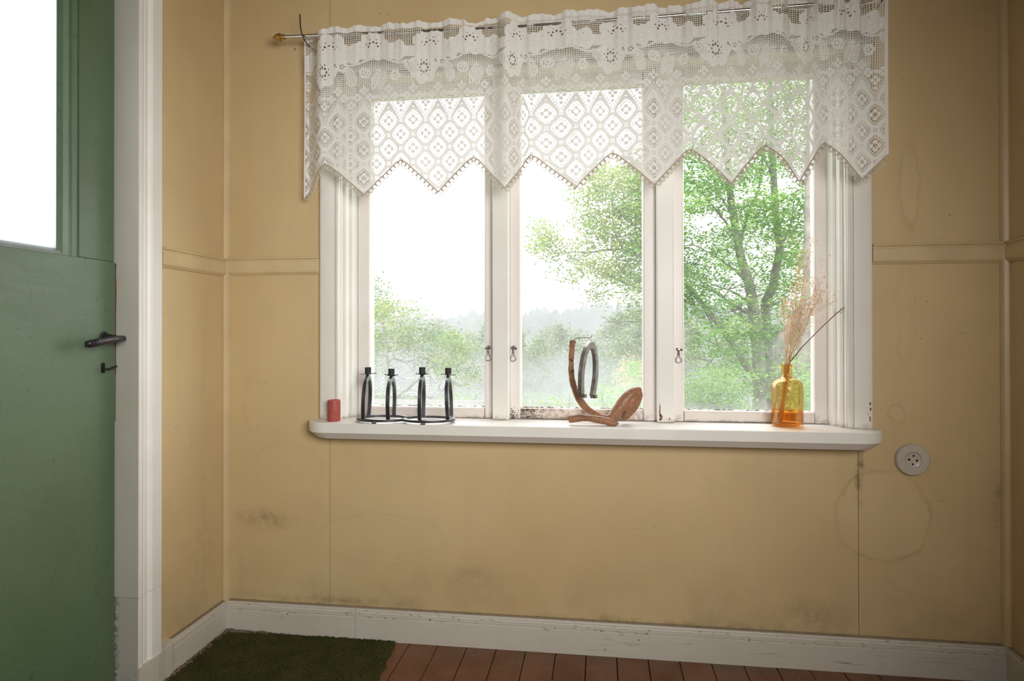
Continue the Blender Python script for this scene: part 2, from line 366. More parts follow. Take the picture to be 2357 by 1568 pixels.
def leaf_mat(name, cols, trans=.5):
    k = NT(name); t = k.t; t.nodes.remove(k.b); a = k.n('ShaderNodeAttribute'); a.attribute_name = 'rnd'
    r = k.n('ShaderNodeValToRGB'); t.links.new(a.outputs['Fac'], r.inputs[0]); el = r.color_ramp.elements
    for i, (p, c) in enumerate(cols):
        e = el[i] if i < 2 else el.new(p); e.position = p; e.color = (*c, 1)
    df = k.n('ShaderNodeBsdfDiffuse'); tl = k.n('ShaderNodeBsdfTranslucent')
    for b in (df, tl): t.links.new(r.outputs[0], b.inputs[0])
    ms = k.n('ShaderNodeMixShader', i_0=trans); t.links.new(df.outputs[0], ms.inputs[1]); t.links.new(tl.outputs[0], ms.inputs[2])
    t.links.new(ms.outputs[0], k.out.inputs[0]); return k.m
m_beech = leaf_mat('beech_leaves', [(0, (.08, .19, .05)), (1, (.46, .42, .15)), (.5, (.21, .38, .10)), (.82, (.35, .49, .14))])
m_tint = leaf_mat('turning_beech_leaves', [(0, (.10, .20, .07)), (1, (.50, .40, .20)), (.5, (.24, .32, .10)), (.8, (.40, .38, .15))])
m_apple = leaf_mat('apple_leaves', [(0, (.06, .13, .05)), (1, (.48, .30, .15)), (.5, (.20, .28, .09)), (.85, (.38, .38, .15))])
m_bush = leaf_mat('bush_leaves', [(0, (.10, .20, .07)), (1, (.34, .38, .18)), (.5, (.20, .32, .11))])
m_pink = leaf_mat('autumn_bush_leaves', [(0, (.40, .26, .16)), (1, (.60, .44, .32))])
m_misty = leaf_mat('valley_leaves', [(0, (.10, .17, .09)), (1, (.30, .33, .16))], .3)
m_conifer = plain('dark_forest', (.045, .075, .04), .9, var=.4, scale=.1)
m_bark = plain('grey_bark', (.17, .155, .13), .9, 0, .45, 6, .5)
m_apbark = plain('lichen_grey_bark', (.22, .21, .19), .9, 0, .35, 12, .4)
m_grass = plain('meadow_grass', (.10, .15, .05), .95, 0, .35, .6)
m_roof = plain('grey_roof_tile', (.13, .125, .13), .7, 0, .2, 3)
m_shed = plain('pale_shed_wall', (.22, .20, .18), .8)
m_fence = plain('grey_fence_wood', (.20, .19, .18), .8)
m_ceiling = plain('ceiling_brown_board', (.28, .20, .13), .8)
m_dado = plain('dark_wood_wall', (.16, .10, .06), .6)

# ------------------------------------------------------------------ room shell
W = 2.537; H = 2.32; YB = -3.1
OX0, OX1, OZ0, OZ1 = .422, 2.088, .735, 1.965          # rough opening of the window
fl = empty('floor'); struct(fl)
xs = [.877+.0988*i for i in range(-12, 22)]
for i in range(len(xs)-1):
    a, b = max(xs[i], -.06), min(xs[i+1], W+.05)
    if b-a < .01: continue
    g = .0013
    MB().box(a+g, b-g, YB, .03, -.03, random.uniform(-.0006, .0006)).build('floor_board', m_floor, fl, bevel=.0012)
MB().box(-.1, W+.1, YB, .05, -.06, -.031).build('subfloor', m_hole, fl)

wb = empty('wall_back'); struct(wb)
gap = .0007; T = .045; sx0, sx1 = .390, 2.113; zr = 1.29
def panel(x0, x1, z0, z1):
    near = [s_ for s_ in WALL_STAINS if x0-s_[2]*1.15-.04 < s_[0] < x1+s_[2]*1.15+.04 and z0-s_[3]*1.15-.04 < s_[1] < z1+s_[3]*1.15+.04]
    MB().box(x0, x1, 0, T, z0, z1).build('wall_panel', wall_mat('cream_wall_paint', near), wb)
panel(-.02, sx0-gap, -.02, zr); panel(-.02, sx0-gap, zr+.001, H)
panel(sx0+gap, sx1-gap, -.02, OZ0); panel(sx0+gap, sx1-gap, OZ1, H)
panel(sx0+gap, OX0, OZ0, OZ1); panel(OX1, sx1-gap, OZ0, OZ1)
panel(sx1+gap, W+.05, -.02, zr); panel(sx1+gap, W+.05, zr+.001, H)
bk = MB(); 
for (a, b, c, d) in ((-.2, OX0, -.05, H), (OX1, W+.2, -.05, H), (OX0, OX1, -.05, OZ0), (OX0, OX1, OZ1, H)): bk.box(a, b, T+.001, .16, c, d)
bk.build('outer_boarding', m_fence, wb)
# side walls
DY0, DY1 = -1.36, -.467        # door opening (along y)
DX = -.053
wl = empty('wall_left'); struct(wl)
MB().box(-.14, 0, DY1+.0205, .05, -.05, H).build('wall_panel', m_wall_side, wl)
MB().box(-.14, 0, YB, DY0-.02, -.05, H).build('wall_panel', m_wall_side, wl)
MB().box(-.14, 0, DY0-.02, DY1+.02, 2.1, H).build('wall_panel', m_wall_side, wl)
wr = MB().box(W, W+.12, YB, .05, -.05, H).build('wall_right', m_wall_side); struct(wr)
# solid rear wall out of view, coloured dark to cut bounced light
wre = MB().box(-.1, W+.1, YB-.12, YB, -.05, H).build('wall_rear', m_dado); struct(wre)
ce = MB().box(-.14, W+.12, YB-.1, .05, H, H+.08).build('ceiling', m_ceiling); struct(ce)

# corner battens, chair rails, baseboards
def corner(name, x, s):
    prof = [(x, 0), (x, -.018), (x+s*.006, -.020), (x+s*.016, -.016), (x+s*.021, -.007), (x+s*.021, 0)]
    o = MB().prism(prof, 2, .1, H).build(name, m_rail, smooth='auto'); return struct(o)
corner('trim_1', 0, 1); corner('trim_2', W, -1)
def railprof(z0, z1, d=.020):   # (depth, z)
    return [(0, z0), (.007, z0), (.009, z0+.004), (.013, z0+.006), (.015, z0+.012), (.015, z1-.016), (.013, z1-.012), (.0145, z1-.008), (d, z1-.006), (d, z1-.002), (.017, z1), (0, z1)]
def rail_x(name, x0, x1, z0, z1):
    o = MB().prism([(-d, z) for d, z in railprof(z0, z1)], 0, x0, x1).build(name, m_rail); return struct(o)
rail_x('trim_3', .004, .357, 1.256, 1.316); rail_x('trim_4', 2.153, W-.004, 1.262, 1.3235)
def rail_y(name, y0, y1, z0, z1, x, s):
    vs = MB().prism([(x+s*d, z) for d, z in railprof(z0, z1)], 1, y0, y1); o = vs.build(name, m_rail); return struct(o)
rail_y('trim_5', -.352, -.004, 1.252, 1.312, 0, 1); rail_y('trim_6', -2.2, -.004, 1.262, 1.3235, W, -1)
def bprof(t=.015, h=.1095):
    return [(0, 0), (t, 0), (t, h*.70), (t-.0022, h*.715), (t-.0022, h*.735), (t, h*.75), (t, h*.86), (t-.002, h*.885), (t-.004, h*.895), (t-.003, h*.92), (t-.005, h*.975), (t-.009, h), (0, h)]
bb = empty('baseboard_back'); struct(bb)
jx = at(818, 1430, 1, -.015)[0]
for a, b in ((.0, jx-.0006), (jx+.0006, W)):
    MB().prism([(-d, z) for d, z in bprof()], 0, a, b).build('baseboard_length', m_base, bb)
MB().prism([(-d, z) for d, z in ((.0005, .1085), (.0125, .1085), (.0105, .1102), (.005, .1112), (.0005, .1118))], 0, .016, W-.016).build('dust_line', m_groove, bb)
b2 = MB().prism([(d, z) for d, z in bprof()], 1, -.312, -.0).build('baseboard_left', m_base); struct(b2)
b3 = MB().prism([(W-d, z) for d, z in bprof()], 1, -2.6, -.0).build('baseboard_right', m_base); struct(b3)
m = MB()
for (x, y0, y1) in ((.0, -.31, 0), (W-.013, -2.4, 0)): m.box(x+.0005, x+.0125, y0, y1, .1085, .1105)
m.build('dust_line', m_groove, bb)

# ------------------------------------------------------------------ door with its frame
dr = empty('door_1'); struct(dr)
# casing: moulded board on the wall, section in (x, y), runs along z
def cas(z0, z1, t): 
    y0, y1 = -.365, -.467
    return MB().prism([(0, y0), (t*.75, y0), (t, y0-.004), (t, y0-.044), (t*.82, y0-.049), (t*.60, y0-.054), (t*.60, y0-.057), (t*.8, y0-.062), (t*.8, y0-.074), (t*.62, y0-.078), (t*.62, y0-.082), (t, y0-.086), (t, y1+.0006), (0.0005, y1+.0006)], 2, z0, z1)
cas(.2995, H, .022).build('casing', m_casing, dr)
cas(.1, .2985, .0215).build('casing', m_casing, dr)
MB().prism([(0, -.31), (.020, -.31), (.022, -.318), (.022, -.35), (.026, -.385), (.026, -.4664), (0, -.4664)], 2, 0, .1).build('plinth_block', m_base, dr)
MB().prism([(0, -.312), (.016, -.312), (.0165, -.34), (.022, -.366), (0, -.366)], 2, .1, .113).build('plinth_cap', m_base, dr)
MB().box(-.14, .0205, -.467, -.4470, .2995, H).build('jamb', m_jamb, dr)
MB().box(-.14, .0202, -.467, -.4470, 0, .2985).build('jamb', m_jamb_low, dr)
MB().box(-.14, .0215, DY0-.0215, DY0, 0, H).build('jamb', m_jamb, dr)
MB().box(-.14, .0, DY0, DY1, 2.08, 2.1).build('jamb', m_jamb, dr)
MB().box(-.14, DX-.044, DY1-.018, DY1, 0, 2.08).build('door_stop', m_jamb, dr)
MB().box(-.14, .0, DY0, DY1, -.02, .006).build('threshold', m_floor, dr)
# exposed raw wood edge of the jamb next to the door
zz_ = list(np.linspace(.80, 1.25, 40)); ww_ = [.0012+.0022*abs(mn0.noise((z*9, 0, 0)))*2+.0012*abs(mn0.noise((z*60, 3, 0))) if z > .93 else .0008 for z in zz_]; nb_ = len(zz_)
MB().add([(DX+.0006, -.4675, z) for z in zz_]+[(DX+.0016+w_, -.4675, z) for z, w_ in zip(zz_, ww_)]+[(DX+.0006, -.4665, z) for z in zz_]+[(DX+.0016+w_, -.4665, z) for z, w_ in zip(zz_, ww_)], [(i, i+1, nb_+i+1, nb_+i) for i in range(nb_-1)]+[(nb_+i, nb_+i+1, 3*nb_+i+1, 3*nb_+i) for i in range(nb_-1)]).build('bare_wood_edge', plain('bare_red_wood', (.15, .045, .02), .8), dr)
leaf = empty('door_leaf'); leaf.parent = dr
X0, X1 = DX-.04, DX
ys, yg = -.597, -.646       # inner edge of the stile, edge of the glass
E1 = DY1-.0035
MB().box(X0, X1, ys, E1, 1.254, 2.07).build('stile', m_green, leaf, bevel=.0015)
MB().box(X0, X1, DY0+.004, DY0+.13, 1.254, 2.07).build('stile', m_green, leaf)
MB().box(X0, X1, DY0+.13, ys, 1.95, 2.07).build('top_rail', m_green, leaf)
MB().box(X0, X1+.0035, DY0+.004, E1, .012, 1.2535).build('lower_panel', m_green, leaf, bevel=.002)
# stepped glazing moulding
MB().prism([(X0, ys), (X1-.003, ys), (X1-.001, ys-.008), (X1-.010, ys-.014), (X1-.010, ys-.024), (X1-.006, ys-.029), (X1-.016, ys-.036), (X1-.022, yg), (X0, yg)], 2, 1.254, 1.95).build('glazing_bead', m_green, leaf)
MB().prism([(X0, 1.254), (X1-.003, 1.254), (X1-.004, 1.258), (X1-.010, 1.260), (X1-.010, 1.264), (X1-.022, 1.270), (X0, 1.270)], 1, DY0+.13, yg).build('glazing_bead', plain('worn_grey_green_paint', (.22, .24, .23), .3), leaf)
o = MB().box(X1-.027, X1-.023, DY0+.12, yg+.004, 1.262, 1.96).build('glass_pane', m_frost, leaf)
# lever handle and key
hy, hz = -.513, 1.036
mh = MB(); 
mh.tube([(X1, hy, hz+.004), (X1+.02, hy, hz+.004), (X1+.046, hy-.001, hz), (X1+.060, hy-.004, hz)], [(.011), (.009), (.0085), (.0085)], 12)
mh.tube([(X1+.060, hy+.006, hz), (X1+.062, hy-.02, hz-.001), (X1+.061, hy-.05, hz-.004), (X1+.058, hy-.082, hz-.009), (X1+.052, hy-.108, hz-.013), (X1+.046, hy-.116, hz-.014)], [(.0085, .007), (.009, .007), (.0095, .0075), (.0105, .008), (.0105, .008), (.007, .006)], 12)
mh.build('door_handle', m_hammer, leaf, smooth=True)
MB().lathe([(0, 0), (.016, 0), (.016, .002), (.012, .004), (0, .004)], (X1+.0035, hy, hz+.004), 20, 0).build('handle_rose', m_black, leaf, smooth='auto')
ky, kz = -.516, .953
MB().prism([(ky-.0075, kz-.013), (ky+.0065, kz-.013), (ky+.0065, kz+.012), (ky+.003, kz+.016), (ky-.004, kz+.016), (ky-.0075, kz+.012)], 0, X1+.003, X1+.0042).build('keyhole', m_hole, leaf)
MB().tube([(X1, ky, kz-.002), (X1+.018, ky, kz-.002)], .003, 8).tube([(X1+.018+.013*(1-math.cos(a)), ky+.009*math.sin(a), kz-.002+.003*(1-math.cos(a))+.0035*math.sin(a)) for a in np.linspace(0, 2*math.pi, 21)], .0018, 6, False).build('key', m_black, leaf, smooth=True)

# ------------------------------------------------------------------ window
wi = empty('window_1'); struct(wi)
ZS = .754
def casing_prof(x0, s):   # from the outer edge inwards, (x, y)
    p = [(0, 0), (0, -.012), (.003, -.017), (.009, -.020), (.014, -.0205), (.018, -.022), (.058, -.022), (.0585, -.0175), (.0605, -.0175), (.061, -.022), (.070, -.0245), (.0755, -.022), (.077, -.017), (.077, 0)]
    return [(x0+s*a, b) for a, b in p]
MB().prism(casing_prof(.358, 1), 2, ZS, 1.9225).build('casing', m_white, wi, smooth='auto')
MB().prism(casing_prof(2.152, -1), 2, ZS, 1.9225).build('casing', m_white, wi, smooth='auto')
MB().prism([(b, 2.0+.358-a) for a, b in casing_prof(.358, 1)], 0, .350, 2.160).build('head_casing', m_white, wi, smooth='auto')
# stepped linings either side
def lining(x, s):
    p = [(x-s*.004, -.017), (x+s*.002, -.016), (x+s*.002, .002), (x+s*.012, .002), (x+s*.012, .004), (x+s*.015, .030), (x+s*.0235, .030), (x+s*.0235, .034), (x+s*.029, .066), (x+s*.029, .16), (x-s*.01, .16)]
    return p
MB().prism(lining(.4355, 1), 2, ZS, 1.95).build('lining', m_white, wi)
MB().prism(lining(2.0845, -1) if False else lining(2.0735, -1), 2, ZS, 1.95).build('lining', m_white, wi)
MB().box(.44, 2.07, -.01, .16, 1.925, 1.955).build('head_lining', m_white, wi)
for x0, x1 in ((.9555, 1.0125), (1.5045, 1.5605)):
    MB().box(x0, x1, .036, .115, ZS, 1.93).build('mullion', m_white, wi, bevel=.004)
SY = .070
def sash(x0, x1, g0, g1, mb, mp=None):
    s = empty('sash'); s.parent = wi
    for a, b, sgn in ((x0, g0, 1), (g1, x1, -1)):
        gx = b if sgn == 1 else a; ox = a if sgn == 1 else b
        MB().prism([(ox, SY), (gx-sgn*.007, SY), (gx-sgn*.003, SY+.002), (gx, SY+.008), (gx, SY+.036), (ox, SY+.036)], 2, ZS+.002, 1.926).build('stile', m_sash, s)
    MB().prism([(SY+.002, ZS+.002), (SY, ZS+.006), (SY, .785), (SY+.003, .790), (SY+.010, .793), (SY+.036, .793), (SY+.036, ZS+.002)], 0, g0, g1).build('bottom_rail', mb, s)
    MB().box(g0, g1, SY, SY+.036, 1.885, 1.926).build('top_rail', m_sash, s)
    MB().box(g0-.003, g1+.003, SY+.014, SY+.0165, .788, 1.89).build('glass_pane', mp or m_pane, s)
    # crumbling putty and mould along the lower edge of the glass
    c = MB(); n = 75
    for i in range(n):
        x = g0+(g1-g0)*random.random(); l = random.uniform(.004, .035)*random.random()+.002; r = random.uniform(.0004, .0015)
        if random.random() < .35 and mb is not m_mold: continue
        c.tube([(x, SY+.0115, .7935), (x+l*.5, SY+.011, .7945+r*.4), (x+l, SY+.0115, .7935)], [r*.6, r, r*.5], 5)
    c.build('putty_crumbs', m_crumb, s)
    return s
m_crumb = plain('dark_crumbled_putty', (.07, .05, .04), .9, 0, .6, 200)
S1 = sash(.466, .955, .513, .921, m_putty); S2 = sash(1.013, 1.504, 1.050, 1.461, m_mold); S3 = sash(1.561, 2.053, 1.597, 2.006, m_putty, m_pane_clean)
# mould flecks in the corners of the middle sash, bare wood splits
c = MB()
for i in range(90):
    x = 1.0145+abs(random.gauss(0, .012)); z = ZS+.003+abs(random.gauss(0, .014))
    if x > 1.052: continue
    r = random.uniform(.0007, .002); c.lathe([(0, SY-.0007), (r, SY-.0002), (r*.8, SY+.0005)], (x, 0, z), 6, 1)
for i in range(260):
    x = 1.051+abs(random.gauss(0, .05))*random.random()**.4; z = random.choice([ZS+.004+abs(random.gauss(0, .006)), .788-abs(random.gauss(0, .004)), random.uniform(ZS+.004, .788)])
    if x > 1.25 or not ZS+.003 < z < .790: continue
    r = random.uniform(.0005, .0022); c.lathe([(0, SY-.0008), (r, SY-.0003), (r*.8, SY+.0005)], (x, 0, z), 5, 1)
c.build('mould_flecks', m_crumb, S2)['kind'] = 'stuff'
def latch(x, z, parent, s):
    m = MB()
    m.lathe([(0, -.014), (.0035, -.014), (.0055, -.012), (.0055, -.008), (.0035, -.006), (.0035, -.001), (.0075, -.001), (.0075, .0), (0, .0)], (x, SY, z), 14, 1)
    m.tube([(x-s*.012, SY-.004, z-.003), (x, SY-.006, z), (x+s*.007, SY-.006, z+.001)], .0032, 8)
    o = m.build('latch', m_wire, parent, smooth='auto')
    pts = [(x+s*.000, -.008+SY, z-.006)]
    for t in np.linspace(0, 1, 22):
        a = math.pi/2-(.42+(2*math.pi-.84)*t); rr = .0095
        pts.append((x+rr*math.cos(a)*1., SY-.008, z-.036+rr*1.0*math.sin(a)))
    pts.append((x, SY-.008, z-.006))
    m2 = MB(); m2.tube(pts, .0012, 6); m2.tube([(x, SY-.008, z-.004), (x, SY-.008, z-.017)], .0028, 6)
    m2.build('latch_loop', m_wire, parent, smooth=True)
latch(.937, 1.000, S1, 1); latch(1.0245, .999, S2, -1); latch(1.578, .996, S3, -1)

# sill: board with rounded ends and a chamfered underside
def sill_outline(x0, x1, y0, y1, r0, r1, n=7):
    pts = [(x0, y1)]
    pts += [(x0+r0*(1-math.cos(a)), y0+r1*(1-math.sin(a))) for a in np.linspace(0, math.pi/2, n)]
    pts += [(x1-r0*(1-math.sin(a)), y0+r1*(1-math.cos(a))) for a in np.linspace(0, math.pi/2, n)]
    return pts+[(x1, y1)]
m = MB(); xa, xb = .333, 2.168
rings = [(sill_outline(xa, xb, -.108, .0, .085, .09), .754), (sill_outline(xa, xb, -.110, .0, .085, .09), .752), (sill_outline(xa, xb, -.110, .0, .085, .09), .7215), (sill_outline(xa+.022, xb-.022, -.085, .0, .075, .075), .699)]
n = len(rings[0][0]); vs = [(x, y, z) for o_, z in rings for x, y in o_]
fs = [(i*n+k_, i*n+(k_+1) % n, (i+1)*n+(k_+1) % n, (i+1)*n+k_) for i in range(3) for k_ in range(n)]+[tuple(range(n)), tuple(range(3*n, 4*n))[::-1]]
m.add(vs, fs); sl = m.build('window_sill', m_sill, wi, smooth='auto')
MB().box(OX0+.002, OX1-.002, -.002, .112, .715, ZS).build('window_sill', m_sill, wi)
c = MB()
for i in range(70):
    x = random.choice([random.uniform(.36, 2.12), random.gauss(1.05, .08)]); y = random.uniform(-.10, .066) if random.random() < .6 else random.uniform(.045, .068)
    if not .345 < x < 2.12 or (y > -.03 and (x < .45 or x > 2.06)): continue
    r = random.uniform(.0008, .0022); a = random.random()*6
    c.add([(x+r*math.cos(a+q), y+r*math.sin(a+q)*random.uniform(.4, 1), ZS+.0003+(r*.6 if q == 0 else 0)) for q in (0, 2.1, 4.2)]+[(x, y, ZS+.001)], [(0, 1, 3), (1, 2, 3), (2, 0, 3)])
flk = c.build('paint_flakes', plain('brown_paint_flakes', (.30, .20, .13), .8, 0, .5, 300)); tag(flk, 'tiny brown paint flakes scattered over the white window sill', 'debris', kind='stuff')
# split, bare wood patches on mullion and casing feet
m = MB()
def chip(plane_y, px, py, w_, h_):
    p = at(px, py, 1, plane_y); x, z = p[0], p[2]
    pts = [(x+w_*(.5+random.uniform(-.2, .2))*math.cos(a), z+h_*(.5+random.uniform(-.2, .2))*math.sin(a)) for a in np.linspace(0, 2*math.pi, 10)[:-1]]
    m.add([(a, plane_y-.0004, b) for a, b in pts]+[(a, plane_y+.002, b) for a, b in pts], [tuple(range(9))]+[(i, (i+1) % 9, 9+(i+1) % 9, 9+i) for i in range(9)])
for a in ((.036, 1519, 945, .004, .05), (.036, 1521, 960, .009, .020), (.036, 1519, 966, .005, .012), (.036, 1541, 965, .004, .010),
          (-.022, 1954, 930, .002, .022), (-.022, 1956, 955, .003, .03), (-.022, 1958, 975, .003, .012), (-.022, 2003, 930, .005, .008), (-.022, 2004, 942, .004, .01), (-.022, 2003, 965, .004, .018), (-.022, 1998, 953, .002, .005), (.036, 1166, 958, .002, .006)):
    chip(*a)
m.build('paint_chips', plain('exposed_wood', (.20, .09, .05), .8, 0, .5, 150), wi)

# ------------------------------------------------------------------ wall socket
so = empty('wall_socket'); p = at(2098, 1058, 1, 0); cx, cz = p[0], p[2]
def disc(prof, name, mat): 
    return MB().lathe(prof, (cx, 0, cz), 48, 1).build(name, mat, so, smooth='auto')
disc([(.0228, -.010), (.025, -.0135), (.040, -.0135), (.0455, -.0125), (.0485, -.009), (.0495, -.004), (.0495, 0)], 'cover_plate', m_socket)
disc([(0, -.0100), (.0215, -.0100), (.0228, -.0108), (.0228, -.006)], 'socket_insert', m_socket)
for dx, dz, r in ((-.0112, .001, .0036), (.0112, -.001, .0036), (.0015, .013, .0031), (-.0010, -.0128, .0030)):
    MB().lathe([(0, -.0103), (r, -.0103), (r, -.008)], (cx+dx, 0, cz+dz), 14, 1).build('pin_hole', m_hole, so)
base(so, (cx, 0, cz)); tag(so, 'round off-white wall socket with four holes right of the window sill', 'socket')

# ------------------------------------------------------------------ curtain rod
cr = empty('curtain_rod'); ry, rz = -.092, 2.042
MB().tube([(.258, ry, rz+.006), (.35, ry, rz+.004), (1.0, ry, rz-.012), (1.5, ry, rz-.010), (2.14, ry, rz-.002)], .0052, 14).build('rod', m_chrome, cr, smooth='auto')
MB().lathe([(0, -.030), (.003, -.029), (.0085, -.021), (.0115, -.013), (.0118, -.008), (.0135, -.006), (.0135, -.003), (.0095, .0), (.0082, .004), (.009, .009), (.0095, .012), (.008, .0125), (0, .0125)], (.258, ry, rz+.006), 24, 0).build('finial', m_brass, cr, smooth='auto')
MB().tube([at(690, 33, 1, -.075), at(691, 48, 1, -.085), at(691.5, 62, 1, -.095), at(694, 74, 1, -.101), at(698, 86, 1, -.101), at(701, 93, 1, -.094), (.338, -.06, 2.03), (.338, .01, 2.035)], [.0022, .0024, .0024, .0022, .0022, .0022, .002, .002], 8).build('hook', m_rust, cr, smooth=True)
MB().tube([(2.15, -.07, 2.07), (2.15, -.10, 2.035), (2.15, -.06, 2.03), (2.15, .01, 2.035)], .002, 8).build('hook', m_rust, cr, smooth=True)
base(cr, (.3, 0, rz)); tag(cr, 'thin steel curtain rod with brass acorn finial on bent wall hook', 'curtain rod')
p = at(680, 112, 1, 0)
nl = MB().tube([(p[0], .004, p[2]), (p[0], -.003, p[2]), (p[0]+.0005, -.005, p[2]-.006)], .0009, 6).build('small_nail', m_rust); tag(nl, 'tiny dark nail in the wall just below the curtain rod hook', 'nail')

# ------------------------------------------------------------------ lace valance, knitted cell by cell
cell = .0016
PXK = [700, 747, 838, 923, 1008, 1091, 1165, 1222, 1327, 1410, 1505, 1587, 1685, 1757, 1847, 1893, 1988, 2046]
XK = [at(p_, 400, 1, -.10)[0] for p_ in PXK]; XK[0] = at(700, 400, 1, -.045)[0]
UK = [i*.12 for i in range(17)]+[16.62*.12]
def fold_y(x):
    y = np.full_like(x, -.100)
    ret = np.clip((.42-x)/.085, 0, 1); y = y+ret**1.6*.055+.006*np.sin(np.clip((x-.33)/.09, 0, 1)*np.pi*2)
    wr_ = np.clip((x-.9)/1.1, 0, 1)
    y = y+(.004+.010*wr_)*np.sin(2*np.pi*x/.19+.8)*np.clip((x-.45)/.2, 0, 1)
    y = y-.022*np.exp(-((x-1.02)/.028)**2)+.014*np.exp(-((x-1.075)/.02)**2)
    y = y-.014*np.exp(-((x-1.86)/.03)**2)+.012*np.exp(-((x-1.92)/.022)**2)
    return y
def surf(u, v):
    x = np.interp(u, UK, XK); y = fold_y(x); g = np.exp(-np.clip(v-.03, 0, 1)/.10); wr_ = .35+.65*np.clip((x-1.3)/.6, 0, 1)
    y = y+g*wr_*(.0085*np.sin(2*np.pi*x/.058+1.7*np.sin(9*x))+.003*np.sin(2*np.pi*x/.023))
    y = y+.002*np.sin(u*31+v*9)
    x = x+g*wr_*.004*np.sin(2*np.pi*x/.071)
    fr = np.exp(-v/.018)     # the frill above the rod
    z = 2.064-v+fr*(.004*np.sin(2*np.pi*x/.09+2*np.sin(4*x))+.003*np.abs(np.sin(2*np.pi*x/.05))-.003)
    z = z-fr*.017*np.exp(-((x-.925)/.030)**4)+.012*np.sin(np.pi*0)*v
    z = z+.004*np.clip((x-1.9)/.2, 0, 1)*fr
    y = y+np.where(v < .028, .0, 0.)
    return x, y, z
UL = UK[-1]; NU = int(UL/cell); NV = int(.558/cell)
iu = np.arange(NU); iv = np.arange(NV)
U, V = np.meshgrid((iu+.5)*cell, (iv+.5)*cell); IU, IV = np.meshgrid(iu, iv)
kk = (U/.12) % 2; tri = np.abs(kk-1)                       # 1 at points (even), 0 at peaks (odd)
vb = .447+.110*np.clip((tri**1.08), 0, 1); vb = vb+.004*np.cos(np.clip(tri, 0, .12)/.12*np.pi/2)
inside = V < vb
net = ((IU % 4) == 0) | ((IV % 4) == 0)
D = np.where(net, 1., 0.)
def blob(mask, d): D[mask] = d
def hole(mask): D[mask] = 0
# upper band: overlapping large petals
P4 = .32
def rel(u0, v0, period=P4):
    return ((U-u0+period/2) % period)-period/2, V-v0
def flower(u0, v0, R, n, st_=1.25, period=P4, d=1.):
    a, b = rel(u0, v0, period); b = b/st_; r = np.hypot(a, b); th = np.arctan2(b, a)
    blob(r < R*(.80+.20*np.abs(np.cos(n*th/2))), d)
    nh = 8 if R > .03 else 5; rr = max(R*.27, .006); ta = np.round(th/(2*np.pi/nh))*(2*np.pi/nh)
    hole(np.hypot(a-rr*np.cos(ta), b-rr*np.sin(ta)) < (.0034 if R > .03 else .0022))
    if R > .03:
        ta = (np.floor(th/(2*np.pi/nh))+.5)*(2*np.pi/nh); hole(np.hypot(a-rr*1.7*np.cos(ta), b-rr*1.7*np.sin(ta)) < .0021)
    veins = (r > R*.45) & (r < R*.8) & (np.abs(np.sin(n*th/2)) < .10); D[veins] = .85
    
def leafm(u0, v0, l, w_, slant, period=P4):
    a, b = rel(u0, v0, period); a = a-b*slant; q = (a/w_)**2+(b/l)**2
    blob(q < 1, 1.); hole((q < .75) & (np.abs(a) < cell*.9) & ((IV % 4) < 2)); D[(q < .8) & (np.abs(a) > w_*.35) & (((IV+IU) % 5) == 0)] = 0
UF = at(975, 300, 1, -.1)[0]; UF = np.interp(UF, XK, UK)
flower(UF+.02, .075, .062, 7, .9); flower(UF+.155, .070, .055, 6, .95); flower(UF+.09, .092, .035, 5, 1); flower(UF+.235, .090, .036, 5, 1)
D[(V > .075) & (V < .112) & (D == 0)] = .92
s_ = np.abs(V-(.118+.012*np.sin(2*np.pi*U/.16))) < .0035; blob(s_, .95)
flower(UF, .148, .045, 7, 1.25); flower(UF-.185, .158, .016, 6, 1.05); flower(UF-.092, .170, .0165, 6, 1.2); flower(UF+.125, .155, .0155, 6, 1.15); flower(UF+.06, .132, .02, 5, 1)
leafm(UF+.082, .168, .034, .0125, .15); leafm(UF+.165, .178, .034, .0135, -.3); leafm(UF-.230, .168, .030, .012, .2); leafm(UF-.135, .184, .030, .012, -.25); leafm(UF-.045, .142, .022, .016, .5)
# berries over the zigzag
ii = U/.04
def berries(par, dv, off=0.):
    a = ((ii-par+1) % 2-1)*.04
    for sgn in (-1, 1):
        for (du, dv_) in ((0, -.0085), (0, .0085), (.0085, 0), (-.0085, 0)):
            blob(np.hypot(a-sgn*off-du, V-dv-dv_) < .0057, 1.)
        if off == 0: break
berries(0, .214); berries(1, .262); berries(0, .238, .02)
blob((np.hypot(((ii) % 2-1)*.04, V-.286) < .0057), 1.); blob((np.hypot(((ii) % 2-1)*.04, V-.236) < .0057), 1.)
# diamond lattice
ti = np.abs((ii % 2)-1)                                     # 1 at even i, 0 at odd
vz = .302-.066*ti
low = V > vz
D[low] = 1.
zz = V-vz; D[low & (zz > .004) & (zz < .0075) & ((IU % 3) != 0)] = 0; D[low & (zz > .0125) & (zz < .016) & ((IU % 3) != 1)] = 0
jj = (V-.318)/.0465
